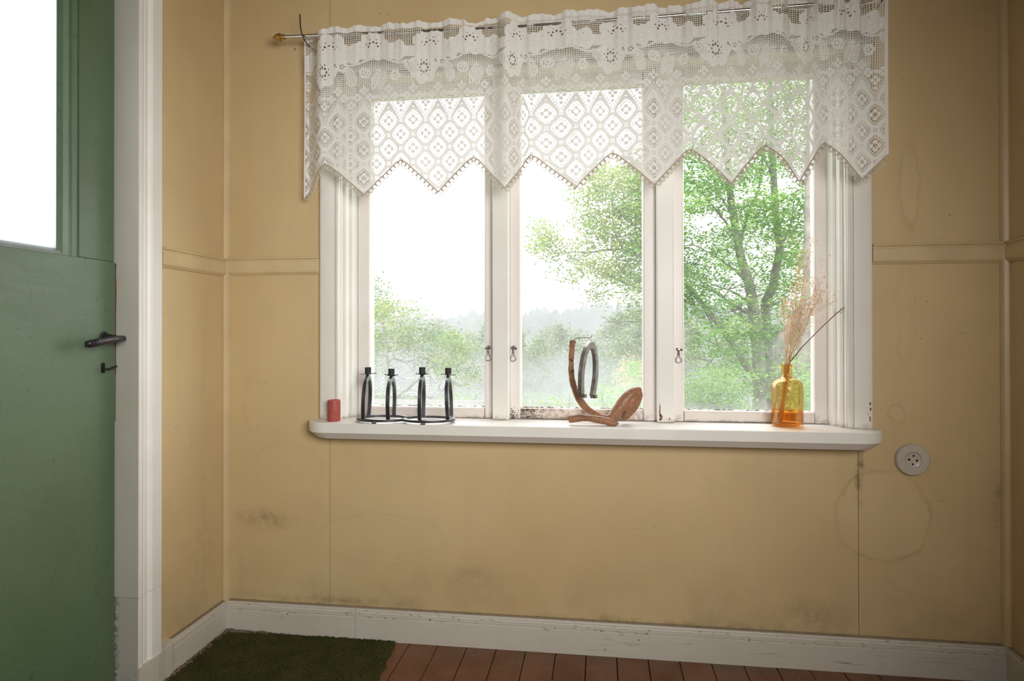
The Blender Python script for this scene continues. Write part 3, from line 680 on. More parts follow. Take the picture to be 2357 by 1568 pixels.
# nearest centre with i+j even
a1 = ii+jj; a2 = ii-jj
c1 = np.round(a1/2)*2; c2 = np.round(a2/2)*2
ci = (c1+c2)/2; cj = (c1-c2)/2
du = (ii-ci)*.04; dv = (jj-cj)*.0465
d = np.abs(du)/.04+np.abs(dv)/.0465; ds = (np.abs(du/.04)**1.25+np.abs(dv/.0465)**1.25)**(1/1.25)
lat = low & (cj > -.6)
opn = lat & (ds < .53); D[opn] = np.where(((IU % 4) == 0) & ((IV % 3) == 0), 1., 0)[opn]
D[opn & ((IU+IV) % 7 == 0)] = 1.
for (a, b) in ((0, -.0105), (0, .0105), (.0096, 0), (-.0096, 0)): blob(lat & (np.hypot(du-a, dv-b) < .0070), 1.)
D[lat & (ds > .60) & (ds < .70) & (((IU+IV) % 3) != 0)] = 0
bar = lat & (ds >= .74); D[bar] = np.where(((IU+(IV*np.sign(du*dv)).astype(int)) % 4) < 2, 1., .955)[bar]
# little six-hole rings on the crossings
nd = np.hypot(np.minimum(np.abs(du), np.abs(np.abs(du)-.04)), np.minimum(np.abs(dv), np.abs(np.abs(dv)-.0465)))
nodeu = np.abs(du) > .02; node = (np.abs(du) > .028) & (np.abs(dv) < .012) | (np.abs(dv) > .032) & (np.abs(du) < .012)
na = np.where(np.abs(du) > .02, np.abs(du)-.04, np.abs(du)); nb = np.where(np.abs(dv) > .023, np.abs(dv)-.0465, np.abs(dv)); nr = np.hypot(na, nb)
D[lat & (nr > .0032) & (nr < .0062) & (np.sin(np.arctan2(nb, na)*6) > -.2)] = 0
D[lat & (nr < .002)] = .95
# hems
D[(V < .019)] = 1.; D[(V < .021) & (V > .019)] = np.where((IU % 3) == 0, .9, .3)[(V < .021) & (V > .019)]
D[((IU*7+IV*3) % 53 == 0) & (V < .02) & (V > .012)] = 0
pk = (V > .021) & (V < .036) & (U > .75); D[pk] = np.maximum(D[pk], .7)
D[(U < .006) | (U > UL-.008)] = .95
eb = inside & (V > vb-.0062); D[eb] = 1.
D[~inside] = 0
D = np.where(rng.random(D.shape) < .004, np.maximum(D*.8, 0), D)
fill = D > 0
gu, gv = np.meshgrid(np.arange(NU+1)*cell, np.arange(NV+1)*cell)
X, Y, Z = surf(gu, gv); VV = np.stack([X, Y, Z], -1).reshape(-1, 3)
r_, c_ = np.nonzero(fill); a0 = r_*(NU+1)+c_
Q = np.stack([a0, a0+NU+1, a0+NU+2, a0+1], 1)
used, inv = np.unique(Q.ravel(), return_inverse=True)
va = empty('lace_valance')
lace = npmesh('lace_cloth', VV[used], inv.reshape(-1, 4), m_lace, va, D[r_, c_], True)
# cord and picot loops along the scalloped hem
us = np.linspace(.004, UL-.004, 900); kk = (us/.12) % 2; tr_ = np.abs(kk-1); vbs = .447+.110*tr_**1.08+.004*np.cos(np.clip(tr_, 0, .12)/.12*np.pi/2)
x, y, z = surf(us, vbs); hp = np.stack([x, y-.0015, z], 1)
MB().tube(hp, .0019, 6).build('hem_cord', m_thread, va, smooth=True)
seg = np.linalg.norm(np.diff(hp, axis=0), axis=1); s_c = np.r_[0, np.cumsum(seg)]
lm = MB(); tight = MB(); pitch = .0172; nl_ = int(s_c[-1]/pitch)
for i in range(nl_):
    s0 = (i+.5)*pitch; p = np.array([np.interp(s0, s_c, hp[:, j]) for j in range(3)]); q = np.array([np.interp(s0+.004, s_c, hp[:, j]) for j in range(3)])
    t_ = q-p; t_ /= np.linalg.norm(t_); nrm = np.array([t_[2], 0, -t_[0]]); nrm = nrm if nrm[2] < 0 else -nrm; nrm /= np.linalg.norm(nrm)
    pts = []
    for a in np.linspace(-.15*math.pi, 1.15*math.pi, 12):
        pts.append(p+t_*.0070*math.cos(a)+nrm*(.0065+.0092*math.sin(a)) + np.array([0, -.0015-.001*math.sin(i*1.7), 0]))
    lm.tube(pts, .00135, 5)
    pts2 = [p+t_*.0036*math.cos(a)+nrm*(.003+.0085*math.sin(a))+np.array([0, -.001, 0]) for a in np.linspace(0, math.pi, 8)]
    lm.tube(pts2, .0008, 4)
    e = p+t_*pitch*.5
    for g_ in (-.0022, 0, .0022): tight.tube([e+t_*g_-nrm*.001, e+t_*g_+nrm*.0045+np.array([0, -.0015, 0]), e+t_*g_+nrm*.0100], .0011, 5)
lm.build('picot_loops', plain('off_white_loop_thread', (.62, .55, .47), .9, 0, .1), va, smooth=True); tight.build('hem_tassel_threads', m_thread, va, smooth=True)
base(va, (1.25, -.1, 2.04)); tag(va, 'white lace curtain valance with zigzag looped hem gathered on the rod above the window', 'curtain')

# ------------------------------------------------------------------ things on the sill
# red pillar candle
p = at(763, 971, 2, ZS); cx, cy_ = p[0], p[1]+.021
ca = empty('pillar_candle')
MB().lathe([(0, ZS), (.0205, ZS), (.0215, ZS+.002), (.0215, ZS+.066), (.0205, ZS+.0705), (.018, ZS+.0715), (.0165, ZS+.070), (.010, ZS+.064), (0, ZS+.062)], (cx, cy_, 0), 36).build('wax_body', m_red, ca, smooth='auto')
MB().tube([(cx, cy_, ZS+.06), (cx+.001, cy_, ZS+.067)], .0009, 6).build('wick', m_wick, ca)
base(ca, (cx, cy_, ZS)); tag(ca, 'short dark red pillar candle on left end of window sill', 'candle')

# iron candle holder of welded horseshoes
ch = empty('candle_holder'); zr_ = ZS+.004
pc1 = at(886, 962, 2, ZS+.009); pc2 = at(991, 962.5, 2, ZS+.009)
RX1 = .078; RY = .058
def dense(P, k_=4):
    P = np.array(P, float); n_ = len(P); out_ = []
    for t in np.linspace(0, n_-1, (n_-1)*k_+1):
        i = min(int(t), n_-2); f_ = t-i; a, b, c__, d_ = P[max(i-1, 0)], P[i], P[i+1], P[min(i+2, n_-1)]
        out_.append(.5*((2*b)+(-a+c__)*f_+(2*a-5*b+4*c__-d_)*f_*f_+(-a+3*b-3*c__+d_)*f_**3))
    return out_
def shoe_ring(c, a0, a1, rx, ry):
    return [(c[0]+rx*math.cos(a), c[1]+ry*math.sin(a), zr_+.006) for a in np.linspace(a0, a1, 40)]
SQ = [(1, 1), (1, -1), (-1, -1), (-1, 1)]; OCT = [(1, .8), (1, -.8), (.8, -1), (-.8, -1), (-1, -.8), (-1, .8), (-.8, 1), (.8, 1)]
fb = [at(q_[0], q_[1], 2, ZS+.012) for q_ in ((836, 965), (848.7, 956.6), (893.7, 967), (906.7, 957), (966, 967), (974, 958.8), (1031, 966), (1039, 957))]
cyr = (fb[2][1]+fb[3][1]+fb[4][1]+fb[5][1])/4
ryr = (fb[3][1]-fb[2][1])/2+.004
c1 = (pc1[0], cyr); c2 = (pc2[0], cyr); RX1 = (c2[0]-c1[0])/2+.006
for c_, a0, a1 in ((c1, .28, 2*math.pi-.28), (c2, -math.pi+.28, math.pi-.28)):
    MB().tube(shoe_ring(c_, a0, a1, RX1, ryr+.006), [(.0042, .0075)]*40, flat=SQ, up=(0, 0, 1)).build('base_horseshoe', m_iron, ch, bevel=.001)
for lx, dx_ in ((c1[0]-.01, 1), (c2[0]+.0, 1)):
    MB().box(lx-.007, lx+.007, cyr-ryr-.008, cyr-ryr, ZS, ZS+.004).build('foot', m_iron, ch)
for i, (tx, ty) in enumerate(((847, 866.6), (901, 870), (971.8, 866.6), (1031.5, 868))):
    A, B = fb[2*i], fb[2*i+1]; mid = (A+B)/2; hz_ = at(tx, ty, 1, mid[1])
    h = hz_[2]-(zr_+.008); wv = (B-A)/2; wl_ = np.linalg.norm(wv[:2]); dirv = np.array([wv[0], wv[1], 0])/wl_
    top = np.array([hz_[0], mid[1], 0]); lean = np.array([hz_[0]-mid[0], 0, 0])
    pts = []
    prof = [(-1., 0), (-1.10, .12), (-1.20, .28), (-1.24, .45), (-1.18, .62), (-1.0, .78), (-.66, .91), (-.3, .975), (0, 1), (.3, .975), (.66, .91), (1., .78), (1.18, .62), (1.24, .45), (1.20, .28), (1.10, .12), (1., 0)]
    for s_, t_ in prof: pts.append(np.array([mid[0], mid[1], zr_+.006])+dirv*wl_*s_*1.0+np.array([0, 0, h*t_])+lean*t_)
    nrm = np.cross(dirv, [0, 0, 1])
    pts = dense(pts); np_ = len(pts)
    hs = MB().tube(pts, [(.0060, .0060+.0018*math.sin(math.pi*j/(np_-1))) for j in range(np_)], flat=OCT, up=nrm).build('horseshoe', m_iron, ch, smooth='auto')
    tp = np.array([hz_[0], mid[1], hz_[2]+.003])
    MB().lathe([(0, .006), (.0105, .006), (.0105, .0275), (.0096, .0275), (.0096, .010), (0, .010)], tp, 24).build('candle_cup', m_black, ch, smooth='auto')
    nb_ = MB()
    for a in (0.35, 1.9, 3.5, 5.0):
        a += i*.5; e = tp+np.array([math.cos(a)*.021, math.sin(a)*.021, .006+random.uniform(-.002, .004)])
        nb_.tube([tp+np.array([0, 0, .004]), (tp+e)/2+np.array([0, 0, .001]), e, e+(e-tp)*.12], [.0022, .0014, .0014, .0030], 6)
    nb_.build('nail_prongs', m_iron, ch, smooth='auto')
base(ch, (c1[0]+.075, cyr, ZS)); tag(ch, 'black iron candle holder of four upright horseshoes with nail-ringed cups on the sill', 'candle holder')

# driftwood stand
dw = empty('driftwood_stand')
def dp(X_, Y_, y): return at(1290+X_/6.533, 760+Y_/6.533, 1, y)
S_ = .00140
def sweep(lst, m):
    pts = [dp(a, b, y) for a, b, r, y in lst]; rad = [(r/6.533*S_) for a, b, r, y in lst]
    # resample smoothly
    P = np.array(pts); t0 = np.arange(len(P)); tt = np.linspace(0, len(P)-1, len(P)*5)
    def cr_(A):
        out = []
        for t in tt:
            i = min(int(t), len(A)-2); f_ = t-i; a, b, c__, d_ = A[max(i-1, 0)], A[i], A[i+1], A[min(i+2, len(A)-1)]
            out.append(.5*((2*b)+(-a+c__)*f_+(2*a-5*b+4*c__-d_)*f_*f_+(-a+3*b-3*c__+d_)*f_**3))
        return np.array(out)
    PP = cr_(P); RRd = cr_(np.array(rad)[:, None])[:, 0]
    m.tube(list(PP), list(np.maximum(RRd, .001)), 14)
m = MB()
sweep([(180, 150, 42, .03), (172, 300, 46, .032), (160, 480, 47, .035), (163, 640, 46, .037), (185, 790, 50, .037), (232, 930, 54, .034), (300, 1060, 58, .030), (390, 1170, 58, .022), (500, 1240, 46, .012), (640, 1300, 40, .000), (780, 1330, 45, -.012)], m)
sweep([(118, 1345, 52, -.044), (180, 1335, 60, -.044), (320, 1320, 58, -.046), (480, 1330, 56, -.050), (640, 1355, 56, -.053), (760, 1385, 58, -.056), (840, 1405, 42, -.060), (862, 1425, 22, -.062)], m)
sweep([(740, 1340, 66, -.045), (800, 1280, 74, -.034), (870, 1190, 84, -.022), (940, 1090, 92, -.012), (1010, 1010, 96, -.006), (1090, 950, 84, -.002), (1170, 905, 52, .002), (1215, 880, 24, .004)], m)
sweep([(1195, 905, 34, .006), (1170, 990, 66, .006), (1120, 1090, 84, .004), (1050, 1190, 84, .002), (980, 1280, 72, .0), (920, 1345, 40, .0)], m)
sweep([(960, 1230, 50, -.010), (1010, 1140, 88, -.004), (1075, 1040, 100, .0), (1140, 960, 74, .002), (1190, 910, 40, .003)], m)
sweep([(975, 945, 30, -.004), (1040, 950, 60, -.002), (1110, 960, 70, .0)], m)
o = m.build('root_wood', m_wood, dw)
md = o.modifiers.new('remesh', 'REMESH'); md.mode = 'VOXEL'; md.voxel_size = .0018; md.use_smooth_shade = True
sm = o.modifiers.new('smooth', 'CORRECTIVE_SMOOTH' if False else 'SMOOTH'); sm.factor = .6; sm.iterations = 5
tx = bpy.data.textures.new('gnarl', 'CLOUDS'); tx.noise_scale = .03; dm = o.modifiers.new('gnarl', 'DISPLACE'); dm.texture = tx; dm.strength = .005; dm.mid_level = .5
for X_, Y_, r in ((150, 435, 12), (168, 460, 14), (182, 612, 18), (160, 640, 12), (190, 765, 10), (275, 985, 9)):
    q = dp(X_, Y_, .030-.0085+ (.006 if Y_ > 500 else .003)); MB().lathe([(0, -.0015), (r/6.5*S_*.8, -.001), (r/6.5*S_*1.2, .003)], q, 10, 1).build('knot_hole', m_knot, dw)
yt = .03
wr1 = MB().tube([dp(205, 128, yt), dp(290, 118, yt-.004), (dp(370, 115, yt-.010)), dp(430, 121, yt-.02), dp(455, 113, yt-.02), dp(470, 95, yt-.02), dp(472, 74, yt-.02)], .0011, 8)
wr1.tube([dp(140, 155, yt-.008), dp(185, 180, yt-.012), dp(232, 178, yt-.006), dp(232, 200, yt-.010)], .0010, 6)
wr1.tube([dp(145, 130, yt-.004), dp(180, 150, yt-.009), dp(235, 150, yt-.004)], .0008, 6)
wr1.build('nail_hook', m_rust, dw, smooth=True)
base(dw, (1.33, -.04, ZS)); tag(dw, 'curved reddish-brown driftwood root stand with a nail hook on the middle of the sill', 'driftwood')
# hanging horseshoe
hs = empty('hanging_horseshoe')
hk = dp(450, 120, yt-.02); cxh = dp(425, 560, .004)[0]
wd = np.array([.042, .090, 0]); wd /= np.linalg.norm(wd)
ztop = dp(490, 215, .004)[2]; zbot = dp(400, 1000, .004)[2]; hh = ztop-zbot; half = .047
prof = [(-.80, 0), (-.90, .12), (-1.0, .28), (-1.04, .44), (-.98, .60), (-.84, .76), (-.58, .90), (-.28, .975), (0, 1), (.28, .975), (.58, .90), (.84, .76), (.98, .60), (1.04, .44), (1.0, .28), (.90, .12), (.80, 0)]
ph = .17; pts = []
for a, b in prof:
    a_, b_ = half*a*1.08, hh*(b-.5)*1.0
    pts.append(np.array([cxh, .004, (zbot+ztop)/2])+wd*(a_*math.cos(ph)+b_*math.sin(ph))+np.array([0, 0, b_*math.cos(ph)-a_*math.sin(ph)*.6]))
nrm = np.cross(wd, [0, 0, 1])
e0, e1 = pts[0], pts[-1]; apex = pts[8]; pts = dense(pts)
MB().tube(pts, [(.0068, .0100)]*len(pts), flat=[(1, 1), (1, -1), (-.9, -1), (-1, -.8), (-.5, -.7), (-.5, .7), (-1, .8), (-.9, 1)], up=nrm).build('shoe_bar', m_steel, hs, smooth='auto')
for e in (e0, e1):
    b_ = MB(); q = e+nrm*.006; b_.tube([q+nrm*-.009+np.array([0, 0, .002]), q+nrm*.010+np.array([0, 0, .002])], [(.0058, .0085)]*2, flat=SQ, up=(0, 0, 1)); b_.build('heel_calk', m_steel, hs, bevel=.0006)
MB().tube([hk, (hk+apex)/2+np.array([.001, 0, 0]), apex+np.array([0, 0, .008])], .0004, 5).tube([hk+np.array([.002, 0, 0]), apex+np.array([.001, .002, .008])], .0004, 5).build('thread', m_thread, hs)
base(hs, (cxh, .004, zbot)); tag(hs, 'grey steel horseshoe hanging from the driftwood hook before the middle pane', 'horseshoe')

# amber bottle
vs_ = empty('glass_bottle'); p = at(1822, 986.5, 2, ZS); vx, vy = p[0], p[1]+.048
out = [(0, .0), (.040, .0), (.0465, .003), (.0485, .009), (.0488, .115), (.0478, .128), (.044, .139), (.037, .147), (.026, .152), (.0195, .155), (.0172, .159), (.0170, .170), (.0178, .184), (.0200, .193), (.0206, .1955), (.0202, .197)]
inn = [(.0186, .197), (.0180, .193), (.0158, .184), (.0150, .170), (.0152, .158), (.0180, .1525), (.025, .1495), (.0355, .1445), (.042, .137), (.0455, .127), (.0463, .115), (.0460, .011), (.040, .006), (0, .005)]
MB().lathe([(r, h+ZS+.0005) for r, h in out+inn], (vx, vy, 0), 56).build('bottle_glass', m_amber, vs_, smooth=True)
MB().lathe([(0, ZS+.0065), (.038, ZS+.0070), (.0455, ZS+.012), (.0455, ZS+.050), (0, ZS+.050)], (vx, vy, 0), 48).build('liquid', m_liquid, vs_, smooth='auto')
base(vs_, (vx, vy, ZS)); tag(vs_, 'amber glass bottle vase with short flared neck on right end of window sill', 'vase')
# dried grasses standing in it
neck = np.array([vx, vy, ZS+.196])
TIPS = [(1804, 688, .00), (1846, 560, .02), (1838, 610, .01), (1868, 552, .03), (1858, 640, .02), (1826, 655, -.02), (1832, 700, -.01), (1884, 640, .00), (1893, 668, -.01), (1872, 690, .03), (1850, 700, -.02), (1815, 730, .02), (1842, 745, .0)]
LBL = 'thin pale straw grass stem with tiny dried florets standing in the amber bottle'
for i, (px, py, dy) in enumerate(TIPS):
    g = empty('dried_grass'); tip = at(px, py, 1, vy+dy)
    nk = neck+np.array([random.uniform(-.010, .010), random.uniform(-.008, .008), 0]); foot = np.array([vx-.030+.004*(i % 5), vy-.015+.006*(i % 5), ZS+.010])
    midp = nk+(tip-nk)*.5+np.array([(-.004 if px < 1830 else .003), 0, .004])
    P = [foot, (foot+nk)/2+np.array([.002, 0, 0]), nk, midp, tip]
    MB().tube(P, [.0013, .0013, .0011, .0009, .0005], 6).build('stalk', m_straw, g, smooth=True)
    fb_ = MB(); L = np.linalg.norm(tip-nk)
    for j in range(120):
        t_ = 1-abs(random.gauss(0, .36)); 
        if t_ < .12: t_ = random.uniform(.2, 1)
        s0 = nk+(tip-nk)*t_*1.0+(midp-(nk+tip)/2)*4*t_*(1-t_)
        off = np.array([random.gauss(.002, .009), random.gauss(0, .007), random.gauss(.003, .009)])
        e = s0+off
        if j % 2 == 0: fb_.tube([s0-np.array([0, 0, .004]), e], .00022, 3, False)
        r = random.uniform(.0013, .0030); a = random.random()*6
        fb_.add([e+np.array([r*math.cos(a), r*math.sin(a), 0]), e+np.array([-r*math.cos(a), -r*math.sin(a), r*.3]), e+np.array([0, 0, r*1.5]), e+np.array([-r*math.sin(a)*.8, r*math.cos(a)*.8, -r])], [(0, 1, 2), (0, 1, 3), (0, 2, 3), (1, 2, 3)])
    tag(fb_.build('florets', m_floret, g), kind='stuff')
    base(g, tuple(foot)); tag(g, LBL, 'dried grass', 'dried grasses in the amber bottle')
# wispy airy panicle leaning right
g = empty('dried_grass'); fb_ = MB(); A0 = neck+np.array([.006, 0, 0]); main = [np.array([vx+.01, vy, ZS+.01]), A0, at(1852, 760, 1, vy), at(1872, 700, 1, vy), at(1890, 650, 1, vy-.01)]
MB().tube(main, [.0009, .0008, .0006, .0004, .0003], 5).build('stalk', m_straw, g)
for (px, py) in ((1893, 598), (1908, 588), (1890, 612), (1895, 640), (1902, 652), (1896, 628), (1889, 668), (1905, 690), (1920, 680), (1934, 672), (1912, 700), (1926, 688), (1905, 720), (1895, 730), (1933, 678), (1900, 705), (1918, 695), (1889, 690), (1882, 740), (1870, 715), (1898, 670)):
    b0 = main[2]+(main[3]-main[2])*random.random(); e = at(px, py, 1, vy+random.uniform(-.02, .015))
    fb_.tube([b0, (b0+e)/2+np.array([0, 0, .004]), e], .00022, 3, False)
    for j in range(6):
        q = e+np.array([random.gauss(0, .003), random.gauss(0, .003), random.gauss(0, .003)]); r = random.uniform(.0010, .0022)
        fb_.add([q+np.array([r, 0, 0]), q+np.array([-r, 0, r*.4]), q+np.array([0, 0, r*1.5]), q+np.array([0, r, -r])], [(0, 1, 2), (0, 1, 3), (0, 2, 3), (1, 2, 3)])
tag(fb_.build('florets', m_floret, g), kind='stuff'); base(g, tuple(main[0])); tag(g, 'airy spreading dried grass leaning right out of the amber bottle', 'dried grass')
g = empty('dried_stick'); y_ = vy-.005
P = [np.array([vx-.026, vy+.01, ZS+.010]), neck+np.array([.002, 0, -.02]), neck+np.array([.007, 0, .004]), at(1847, 798, 1, y_), at(1890, 755, 1, y_-.004), at(1925, 722, 1, y_-.01), at(1943, 708, 1, y_-.01), at(1957, 699, 1, y_-.01)]
MB().tube(P, [.0022, .0021, .0020, .0017, .0015, .0016, .0013, .0015], 8).build('stem', m_stick, g, smooth=True)
q = at(1935, 716, 1, y_-.01); MB().tube([q+np.array([-.004, -.001, -.006]), q+np.array([.003, -.002, -.004]), q+np.array([.006, -.001, .002])], [.0005, .0011, .0003], 6).tube([q+np.array([.000, -.001, .002]), q+np.array([-.003, -.002, .007]), q+np.array([.0, -.001, .010])], [.0011, .0009, .0003], 6).build('dried_bud', m_straw, g, smooth=True)
base(g, tuple(P[0])); tag(g, 'thick reddish-brown dried stem slanting far right out of the amber bottle', 'dried stem')

# ------------------------------------------------------------------ carpet and floor dirt
nx, ny = 330, 330; gx = np.linspace(.018, .655, nx); gy = np.linspace(-1.2, -.018, ny)
GX, GY = np.meshgrid(gx, gy)
import mathutils.noise as mn
def pnoise(x, y, s, o=0.):
    return np.array([mn.noise((a*s, b*s, o)) for a, b in zip(x.ravel(), y.ravel())]).reshape(x.shape)
n1 = pnoise(GX, GY, 120.); n2 = pnoise(GX, GY, 14., 3.)
edge = .632+.010*pnoise(GX[:, :1]*0, GY[:, :1], 25., 7.)+.004*pnoise(GX[:, :1]*0, GY[:, :1], 110., 2.)-.10*(GY[:, :1]+.018)
GX2 = .018+(GX-.018)/(.655-.018)*(edge-.018)
GX2 = GX2+.0012*pnoise(GX, GY, 200., 11.); GZ = .007+.0035*n1+.002*n2+rng.random(GX.shape)*.0022
GZ[:, -1] = .0; GZ[-1, :] *= .7; GZ[0, :] = 0
V_ = np.stack([GX2, GY+.0012*pnoise(GX, GY, 200., 13.), GZ], -1).reshape(-1, 3)
ai = (np.arange(ny-1)[:, None]*nx+np.arange(nx-1)[None]).ravel(); Q_ = np.stack([ai, ai+1, ai+nx+1, ai+nx], 1)
cp = npmesh('carpet', V_, Q_, m_carpet); tag(cp, 'dark moss-green carpet remnant with ragged edge in the left corner', 'carpet')
# tufts of pile standing over it
nt = 42000; tx_ = rng.uniform(.02, .64, nt); ty_ = rng.uniform(-.75, -.02, nt); ee = np.interp(ty_, gy, edge[:, 0])
okk = tx_ < ee; tx_, ty_ = tx_[okk], ty_[okk]; nt = len(tx_)
aa = rng.uniform(0, 6.28, nt); hh_ = rng.uniform(.006, .0125, nt); lx = rng.normal(0, .003, nt); ly = rng.normal(0, .003, nt); wdt = .0011
V_ = np.stack([np.stack([tx_+wdt*np.cos(aa), ty_+wdt*np.sin(aa), np.full(nt, .004)], 1), np.stack([tx_-wdt*np.cos(aa), ty_-wdt*np.sin(aa), np.full(nt, .004)], 1), np.stack([tx_+lx, ty_+ly, hh_], 1)], 1).reshape(-1, 3)
pl = npmesh('pile', V_, np.arange(nt*3).reshape(-1, 3), m_carpet, cp); pl['kind'] = 'stuff'
m = MB()
def fluff(x, y, r):
    n = 7; pr = [(0, 0)]
    vs = [(x+r*math.cos(a)*random.uniform(.6, 1.3), y+r*math.sin(a)*random.uniform(.6, 1.3), random.uniform(.002, .006+r*.4)) for a in np.linspace(0, 6.28, n+1)[:-1]]+[(x+random.uniform(-r, r)*.3, y, .007+r*random.uniform(.5, .9))]
    m.add(vs, [(i, (i+1) % n, n) for i in range(n)])
for i in range(420):
    t_ = random.random(); fluff(.018+abs(random.gauss(0, .006)), -.02-random.random()*.42, random.uniform(.003, .009)) if t_ < .6 else fluff(.02+random.random()**2*.16, -.018-abs(random.gauss(0, .005)), random.uniform(.003, .010))
for i in range(90): fluff(.632-.1*0+random.gauss(0, .004), -.02-random.random()*.3, random.uniform(.001, .003))
ff = m.build('dust_fluff', m_fluff); tag(ff, 'brown fluff and grit along the carpet edges in the left corner', 'debris', kind='stuff')
m = MB()
for i in range(260):
    x = random.uniform(.68, 2.4); y = -.02-abs(random.gauss(0, .12)); r = random.uniform(.0005, .0014)
    m.add([(x+r, y, .001), (x-r*.6, y+r, .001), (x-r*.6, y-r, .001), (x, y, .001+r)], [(0, 1, 3), (1, 2, 3), (2, 0, 3)])
gr = m.build('grit', plain('pale_grit', (.5, .45, .38), .9)); tag(gr, 'pale grit and crumbs scattered on the brown floor boards', 'debris', kind='stuff')
# cobweb bits and dust on the baseboard
m = MB()
for i in range(150):
    x = random.uniform(.05, 2.5); z = random.choice([.1115, .1115, .098, .083])+random.gauss(0, .002); l = random.uniform(.004, .018)
    a = random.gauss(0, .5); yb = -.0155 if z < .105 else -.010
    m.tube([(x, yb-.0004, z), (x+l*.5*math.cos(a), yb-.0015, z+l*.5*math.sin(a)+random.gauss(0, .001)), (x+l*math.cos(a+.6), yb-.0004, z+l*.7*math.sin(a))], random.uniform(.0003, .0007), 4)
cw = m.build('cobweb_threads', plain('dirty_cobweb', (.13, .095, .06), .95)); tag(cw, 'dusty dark cobweb threads caught along the top of the back baseboard', 'cobweb', kind='stuff')

# ------------------------------------------------------------------ outdoors
def terr(x, y):
    h = -.9-.35*np.clip(y/8, 0, 1)-5.5*np.clip((y-10)/55, 0, 1)**1.2-3*np.clip((y-60)/60, 0, 1)
    ridge = 16.5+1.5*np.sin(x/37.)+1.2*np.sin(x/17.+1)-3.0*np.clip((-x-50)/20, 0, 1)
    return h+(ridge)*(1/(1+np.exp(-(y-215)/24.)))+.15*np.sin(x/3.)*np.sin(y/4.)
gx = np.r_[np.linspace(-260, -30, 40), np.linspace(-28, 28, 80), np.linspace(30, 260, 40)]; gy = np.r_[np.linspace(.17, 30, 60), np.linspace(32, 420, 80)]
GX, GY = np.meshgrid(gx, gy); GZ = terr(GX, GY); V_ = np.stack([GX, GY, GZ], -1).reshape(-1, 3); nxx = len(gx)
ai = (np.arange(len(gy)-1)[:, None]*nxx+np.arange(nxx-1)[None]).ravel(); Q_ = np.stack([ai, ai+1, ai+nxx+1, ai+nxx], 1)
gd = npmesh('ground', V_, Q_, m_grass, smooth=True); struct(gd)
# wooded ridge: thousands of crowns nobody could count
cone = []
V_ = []; Q_ = []; N = 2600
bx = rng.uniform(-230, 200, N); by = 110+rng.random(N)**.8*170; nrm_i = 0
for i in range(N):
    x, y = bx[i], by[i]; z = float(terr(np.array(x), np.array(y))); h = rng.uniform(4, 7)*(1.0 if rng.random() < .85 else 1.25); r = h*rng.uniform(.30, .46) if rng.random() < .7 else h*rng.uniform(.16, .22)
    n = 7; lv = [(0.12, .75), (.35, 1.), (.62, .78), (.85, .38)]
    b0 = len(V_)
    for hz1, rr in lv:
        for q in range(n):
            a = q*2*math.pi/n+hz1*3; f_ = r*rr*rng.uniform(.75, 1.2); V_.append((x+f_*math.cos(a), y+f_*math.sin(a), z+h*hz1+rng.uniform(-.2, .2)))
    V_.append((x, y, z+h))
    for l in range(3):
        for q in range(n): Q_.append((b0+l*n+q, b0+l*n+(q+1) % n, b0+(l+1)*n+(q+1) % n, b0+(l+1)*n+q))
    for q in range(n): Q_.append((b0+3*n+q, b0+3*n+(q+1) % n, b0+4*n, b0+4*n))
me = bpy.data.meshes.new('distant_forest'); me.from_pydata(V_, [], [tuple(dict.fromkeys(q)) for q in Q_]); fo = bpy.data.objects.new('distant_forest', me); col.objects.link(fo); me.materials.append(m_conifer)
tag(fo, 'wooded ridge fading into the mist beyond the valley', 'forest', kind='stuff')

def leaves(centers, per, spread, size, tilt=.5, flatz=.35, seed=0, bias=None):
    """leaf clouds: returns vertices, quads and a colour value per leaf"""
    r = np.random.default_rng(seed); n = len(centers)*per
    C_ = np.repeat(np.asarray(centers), per, 0); rc = np.repeat(r.random(len(centers)), per)
    P = C_+r.normal(0, 1, (n, 3))*np.array([spread, spread, spread*flatz])
    nx_ = r.normal(0, tilt, n); ny_ = r.normal(0, tilt, n); Nn = np.stack([nx_, ny_, np.ones(n)], 1); Nn /= np.linalg.norm(Nn, axis=1)[:, None]
    A = r.uniform(0, 6.28, n); R0 = np.stack([np.cos(A), np.sin(A), np.zeros(n)], 1); T1 = R0-Nn*(R0*Nn).sum(1)[:, None]; T1 /= np.linalg.norm(T1, axis=1)[:, None]; T2 = np.cross(Nn, T1)
    s = size*r.uniform(.65, 1.25, n)[:, None]
    V4 = np.stack([P-T1*s*.5, P+T2*s*.30-T1*s*.05, P+T1*s*.5, P-T2*s*.30-T1*s*.05], 1).reshape(-1, 3)
    return V4, np.arange(n*4).reshape(-1, 4), np.clip(.55*rc+.45*r.random(n)+(bias if bias is not None else 0), 0, 1)
def inpoly(x, y, P):
    c = np.zeros(len(x), bool); n = len(P)
    for i in range(n):
        x1, y1 = P[i]; x2, y2 = P[(i+1) % n]
        cnd = ((y1 > y) != (y2 > y)) & (x < (x2-x1)*(y-y1)/(y2-y1+1e-9)+x1); c ^= cnd
    return c
def cloud(poly, n, y0, y1, seed, thr=-.12, ns=.9, holes=True):
    r = np.random.default_rng(seed); P = np.array(poly); out = []
    while len(out) < n:
        px = r.uniform(P[:, 0].min(), P[:, 0].max(), 400); py = r.uniform(P[:, 1].min(), P[:, 1].max(), 400); ok_ = inpoly(px, py, poly)
        for a, b in zip(px[ok_], py[ok_]):
            q = at(a, b, 1, r.uniform(y0, y1))
            if holes and mn.noise((q[0]*ns*1.6, q[1]*ns*.7, q[2]*ns*2.2+seed)) < thr: continue
            out.append(q)
            if len(out) >= n: break
    return out
